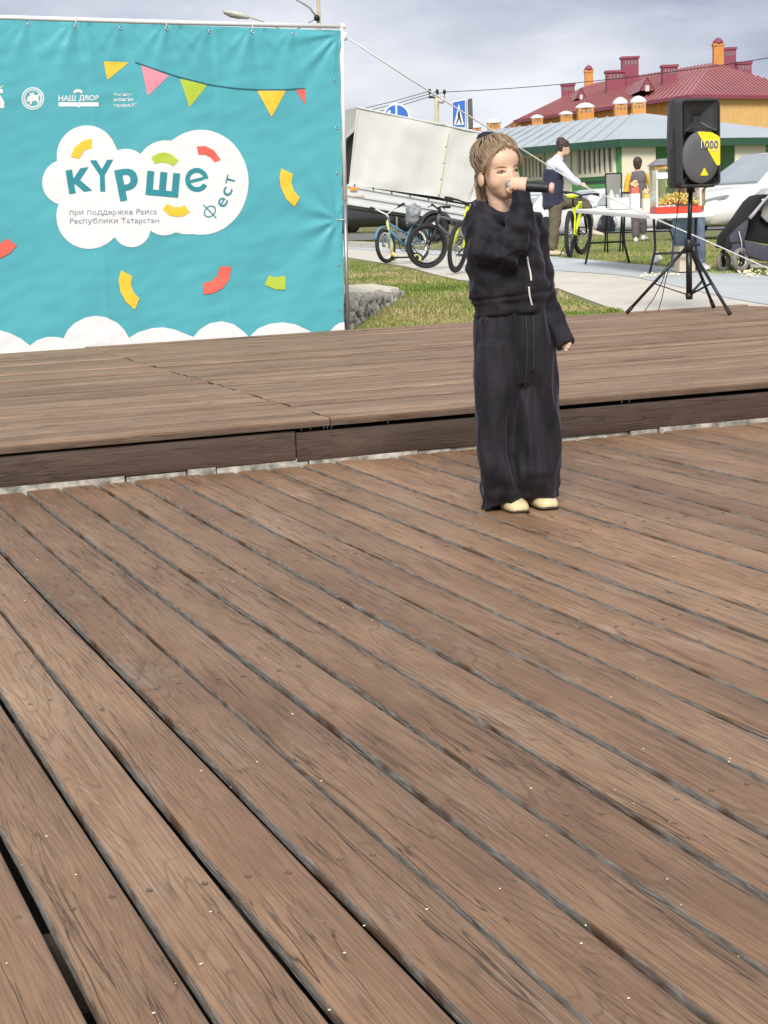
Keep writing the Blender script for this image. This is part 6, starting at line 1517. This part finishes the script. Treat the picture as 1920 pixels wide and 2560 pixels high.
# ---------------------------------------------------------------- people in the background
def bg_person(D, foot, head, neck, torso, arms, legs, label, hair_col, skin_c=None, face=RH, voxel=.016):
    """torso/arms/legs: pixel polylines [(u, v, d)], radii"""
    Q = lambda u, v, d=0: at_D(u, v, D+d)
    base_ = Q(*foot); base_.z = zt(base_.x, base_.y); km = D/F
    b = MB(); hc_ = Q(*head)
    R3 = Matrix((face.cross(ZZ).normalized(), face, ZZ)).transposed()
    b.ell(hc_+ZZ*.01, (.073, .092, .10), R3, 18, 14); b.ell(hc_+face*.03-ZZ*.05, (.052, .058, .065), R3, 16, 12); b.ell(hc_+face*.095-ZZ*.025, (.012, .016, .022), R3, 10, 8)
    for s in (-1, 1): b.ell(hc_+face.cross(ZZ)*(s*.074)-ZZ*.02-face*.005, (.008, .02, .032), R3, 10, 8)
    b.tube([hc_-ZZ*.06-face*.015, Q(*neck)], [.052, .058], 12)
    tp_2 = [Q(*p) for p in torso[0]]; b.tube([Q(*neck)]+tp_2, [.06]+[r*.82 for r in torso[1]], 14)
    for P, R, hand in arms:
        pp_ = [Q(*p) for p in P]; b.tube([tp_2[0]]+pp_, [.05]+[r*.75 for r in R], 10); 
        h_ = pp_[-1]; d = (pp_[-1]-pp_[-2]).normalized(); b.ell(h_+d*.05, (.028, .028, .038), None, 10, 8)
        for k in range(4): o_ = frame_of(d)[0]*((k-1.5)*.017); b.tube([h_+d*.06+o_, h_+d*.10+o_, h_+d*.125+o_-ZZ*.015], [.011, .010, .008], 6)
        b.tube([h_+d*.03, h_+d*.06+frame_of(d)[0]*.045-ZZ*.01], [.012, .009], 6)
    for P, R, sh in legs: b.tube([tp_2[-1]]+[Q(*p) for p in P], [.09]+[r*.7 for r in R], 10)
    me = remesh(b, voxel, 2); shift(me, base_)
    o = obj('person', me, skin_c or skin, loc=base_, label=label, cat='person', group='people behind the stage')
    h2 = MB(); h2.ell(hc_+ZZ*.032-face*.016, (.086, .104, .098), R3, 18, 14); h2.ell(hc_-face*.048-ZZ*.028, (.074, .060, .080), R3, 16, 12); h2.ell(hc_+face*.052+ZZ*.078, (.062, .045, .034), R3, 14, 10); hm2 = remesh(h2, .016, 1); displace(hm2, lambda c, n: c+n*(.016*noise.noise(c*32)))
    shift(hm2, base_); obj('hair', hm2, hair_col, o)
    return o, Q
def garment(o, name, m, tubes, ells=(), wr=.05, voxel=.015, seed=1):
    b = MB()
    for P, R in tubes: sleeve(b, P, R, 18, 5, wr, seed); seed += 1
    for e in ells: b.ell(*e)
    me = remesh(b, voxel, 1); displace(me, lambda c, n: c+n*(.010*noise.noise(c*9)+.005*noise.noise(c*22))); shift(me, o.location); return obj(name, me, m, o)
navy = mat('navy_cloth', (.022, .024, .055), .8, .15, 12, sheen=.15); pale_blue = mat('pale_blue_cloth', (.62, .66, .78), .8, .05, 12); khaki = mat('khaki_cloth', (.135, .115, .075), .85, .12, 12); beige_shoe = mat('beige_shoe', (.62, .50, .36), .7, .1, 20)
brown_hair = mat('dark_brown_hair', (.06, .04, .028), .6, .25, 40, .3, 80); vest_g = mat('grey_vest', (.14, .125, .13), .8, .1, 12); yel_sl = mat('yellow_sleeve', (.72, .43, .05), .8, .08, 12); grey_tr = mat('grey_trousers', (.13, .11, .115), .85, .12, 12); jean = mat('blue_jeans', (.20, .27, .36), .85, .3, 9, .2, 60); tan_top = mat('tan_top', (.45, .33, .18), .85, .1, 12)
Db = ground(1385, 640).dot(FH)
boy, Q = bg_person(Db, (1385, 640), (1409, 367, .0), (1395, 396, .0), ([(1385, 415, 0), (1386, 455, 0), (1390, 505, 0)], [.13, .13, .12]),
    [([(1400, 418, -.16), (1432, 448, -.20), (1452, 460, -.18)], [.05, .042, .03], 1), ([(1396, 418, .14), (1428, 446, .18), (1452, 458, .16)], [.05, .042, .03], 1)],
    [([(1391, 520, -.08), (1386, 570, -.08), (1382, 622, -.08)], [.08, .06, .045], 1), ([(1412, 508, .10), (1466, 512, .12), (1480, 572, .14)], [.08, .065, .045], 1)],
    'person in navy jacket with pale blue shoulders holding the neon bicycle', brown_hair, face=(RH*.93-ZZ*.36).normalized())
garment(boy, 'jacket', navy, [([Q(1384, 425), Q(1381, 460), Q(1384, 506), Q(1386, 515)], [.155, .165, .170, .165])])
garment(boy, 'jacket_yoke', pale_blue, [([Q(1399, 390), Q(1395, 399), Q(1390, 412), Q(1392, 432)], [.068, .088, .150, .158]), ([Q(1397, 412, -.15), Q(1416, 434, -.19), Q(1434, 452, -.21), Q(1449, 459, -.19)], [.075, .068, .062, .048]), ([Q(1394, 412, .13), Q(1414, 432, .17), Q(1430, 446, .19), Q(1447, 457, .17)], [.075, .068, .060, .048])], seed=4)
garment(boy, 'trousers', khaki, [([Q(1390, 508), Q(1392, 520)], [.150, .145]), ([Q(1389, 515, -.07), Q(1387, 560, -.08), Q(1383, 600, -.08), Q(1381, 624, -.08)], [.105, .088, .074, .066]), ([Q(1398, 508, .06), Q(1430, 505, .10), Q(1462, 512, .12), Q(1470, 540, .13), Q(1474, 568, .14)], [.105, .098, .090, .075, .062])], seed=9)
def bshoe(o, c, d, L_s=.27, m=None):
    d = Vector(d).normalized(); s_ = Vector((d.y, -d.x, 0)).normalized(); u_ = s_.cross(d); u_ = -u_ if u_.z < 0 else u_; rs = []
    for t, w_, h_ in ((-.35, .03, .06), (-.28, .042, .085), (0, .045, .085), (.3, .05, .06), (.55, .045, .045), (.65, .02, .03)):
        rs.append([c+d*(L_s*t)+s_*(w_*cos(q))+u_*(h_*max(0, sin(q))) for q in [2*pi*k/14 for k in range(14)]])
    MB().loft(rs).build('shoe', m or beige_shoe, o, world=True)
c = Q(1380, 636, -.08); c.z = boy.location.z+.018; bshoe(boy, c, RH-FH*.15, .30); bshoe(boy, Q(1478, 586, .14), RH-ZZ*.15, .30)
Dv = 33.0
ven, Q = bg_person(Dv, (1600, 603), (1594, 409), (1594, 428), ([(1595, 440, 0), (1596, 470, 0), (1597, 510, 0)], [.14, .14, .13]),
    [([(1575, 440, -.02), (1567, 465, -.03), (1566, 488, -.06)], [.05, .042, .03], 1), ([(1617, 440, -.02), (1626, 465, -.03), (1630, 494, -.06)], [.05, .042, .03], 1)],
    [([(1590, 530, 0), (1589, 570, 0), (1590, 598, 0)], [.08, .06, .045], 1), ([(1605, 530, .02), (1607, 560, .05), (1608, 588, .12)], [.08, .06, .045], 1)],
    'person in grey vest with yellow sleeves standing behind the table, seen from the back', brown_hair, face=(FH*.95+RH*.2).normalized())
garment(ven, 'vest', vest_g, [([Q(1594, 428), Q(1595, 440), Q(1595, 465), Q(1597, 495), Q(1598, 512)], [.10, .165, .165, .168, .168])])
garment(ven, 'sleeves', yel_sl, [([Q(1576, 434), Q(1570, 452, -.02), Q(1566, 470, -.03), Q(1565, 484, -.05)], [.06, .062, .056, .05]), ([Q(1615, 434), Q(1623, 452, -.02), Q(1628, 470, -.03), Q(1630, 490, -.05)], [.06, .062, .056, .05])], seed=3)
garment(ven, 'trousers', grey_tr, [([Q(1597, 508), Q(1597, 530)], [.160, .155]), ([Q(1590, 520), Q(1589, 560), Q(1590, 594)], [.10, .082, .07]), ([Q(1605, 520, .02), Q(1606, 555, .05), Q(1608, 582, .12)], [.10, .082, .07])], seed=6)
c = Q(1590, 600); c.z = ven.location.z+.01; bshoe(ven, c, FH+RH*.2, .28, white_cap); c = Q(1610, 594, .12); c.z = ven.location.z+.04; bshoe(ven, c, FH+RH*.5, .28, white_cap)
Dj = 18.3
jn, Q = bg_person(Dj, (1722, 684), (1735, 332), (1735, 362), ([(1730, 385, 0), (1728, 440, 0), (1722, 515, 0)], [.13, .13, .12]),
    [([(1706, 395, -.02), (1698, 440, -.06), (1712, 470, -.16)], [.05, .042, .03], 1), ([(1765, 395, -.02), (1772, 440, -.04), (1752, 474, -.14)], [.05, .042, .03], 1)],
    [([(1704, 545, 0), (1697, 610, 0), (1697, 665, 0)], [.085, .062, .045], 1), ([(1740, 545, 0), (1744, 610, 0), (1748, 668, 0)], [.085, .062, .045], 1)],
    'person in light blue jeans standing behind the loudspeaker stand', brown_hair, face=TC)
garment(jn, 'top', tan_top, [([Q(1732, 365), Q(1731, 385), Q(1729, 440), Q(1724, 505), Q(1723, 522)], [.09, .15, .155, .155, .155]), ([Q(1712, 388), Q(1700, 430, -.04), Q(1706, 462, -.12)], [.06, .056, .045]), ([Q(1757, 388), Q(1768, 430, -.04), Q(1758, 466, -.12)], [.06, .056, .045])])
garment(jn, 'jeans', jean, [([Q(1722, 518), Q(1722, 545)], [.15, .15]), ([Q(1706, 540), Q(1698, 605), Q(1697, 664)], [.105, .08, .068]), ([Q(1738, 540), Q(1743, 605), Q(1748, 668)], [.105, .08, .068])], seed=3)
for u in (1695, 1752): c = Q(u, 684); c.z = jn.location.z+.018; bshoe(jn, c, TC+RH*(.3 if u > 1720 else -.3), .26, white_cap)
# ================================================================ GRASS
def grass(name, n, pix_poly, hmin, hmax, m, seed, label):
    r_ = np.random.default_rng(seed); us = [p[0] for p in pix_poly]; vs_ = [p[1] for p in pix_poly]
    def inside(u, v):
        c = False; j = len(pix_poly)-1
        for i in range(len(pix_poly)):
            (xi, yi), (xj, yj) = pix_poly[i], pix_poly[j]
            if (yi > v) != (yj > v) and u < (xj-xi)*(v-yi)/(yj-yi)+xi: c = not c
            j = i
        return c
    V = []; Fc = []; k = 0
    while k < n:
        u, v = r_.uniform(min(us), max(us)), r_.uniform(min(vs_), max(vs_))
        if not inside(u, v): continue
        p = ground(u, v); z = zt(p.x, p.y)
        if noise.noise((p.x*1.3, p.y*.9, 4))+.55*noise.noise((p.x*4, p.y*3, 9)) < r_.uniform(-.75, .25): 
            if r_.random() < .8: k += 1; continue
        tuft = .55+.9*max(0, noise.noise((p.x*2.1, p.y*1.4, 1)))
        h = r_.uniform(hmin, hmax)*tuft; a = r_.uniform(0, 6.28); w_ = r_.uniform(.004, .008); ln = r_.uniform(.1, .8)*h
        dx, dy = cos(a), sin(a); i = len(V)
        V += [(p.x-dy*w_, p.y+dx*w_, z-.005), (p.x+dy*w_, p.y-dx*w_, z-.005), (p.x+dx*ln*.4+dy*w_*.6, p.y+dy*ln*.4-dx*w_*.6, z+h*.65), (p.x+dx*ln*.4-dy*w_*.6, p.y+dy*ln*.4+dx*w_*.6, z+h*.65), (p.x+dx*ln, p.y+dy*ln, z+h)]
        Fc += [(i, i+1, i+2, i+3), (i+3, i+2, i+4)]; k += 1
    me = bpy.data.meshes.new(name); me.from_pydata(V, [], Fc); me.update()
    return obj(name, me, m, kind='stuff', label=label, cat='grass')
gm = ground_mat('grass_blades', [(.34, (.13, .20, .03, 1)), (.45, (.21, .28, .05, 1)), (.53, (.34, .32, .11, 1)), (.64, (.44, .37, .18, 1))], .75, .7, 0, 10)
b_ = gm.node_tree.nodes['Principled BSDF']; b_.inputs['Subsurface Weight'].default_value = 0
grass('lawn_grass', 52000, [(868, 650), (944, 662), (1013, 672), (1081, 690), (1153, 707), (1390, 745), (1562, 784), (1400, 800), (1150, 812), (868, 828), (700, 835), (700, 648)], .018, .055, gm, 1, 'patchy green and dry grass between the stage and the footpath')
grass('verge_grass', 30000, [(1300, 634), (1368, 640), (1600, 661), (1925, 708), (1925, 600), (1700, 590), (1500, 592), (1330, 598)], .02, .06, gm, 2, 'patchy grass verge behind the table and pushchair')
grass('far_verge_grass', 6000, [(700, 572), (950, 574), (1150, 600), (1150, 625), (950, 612), (700, 598)], .04, .10, gm, 3, 'strip of grass under the trailer')
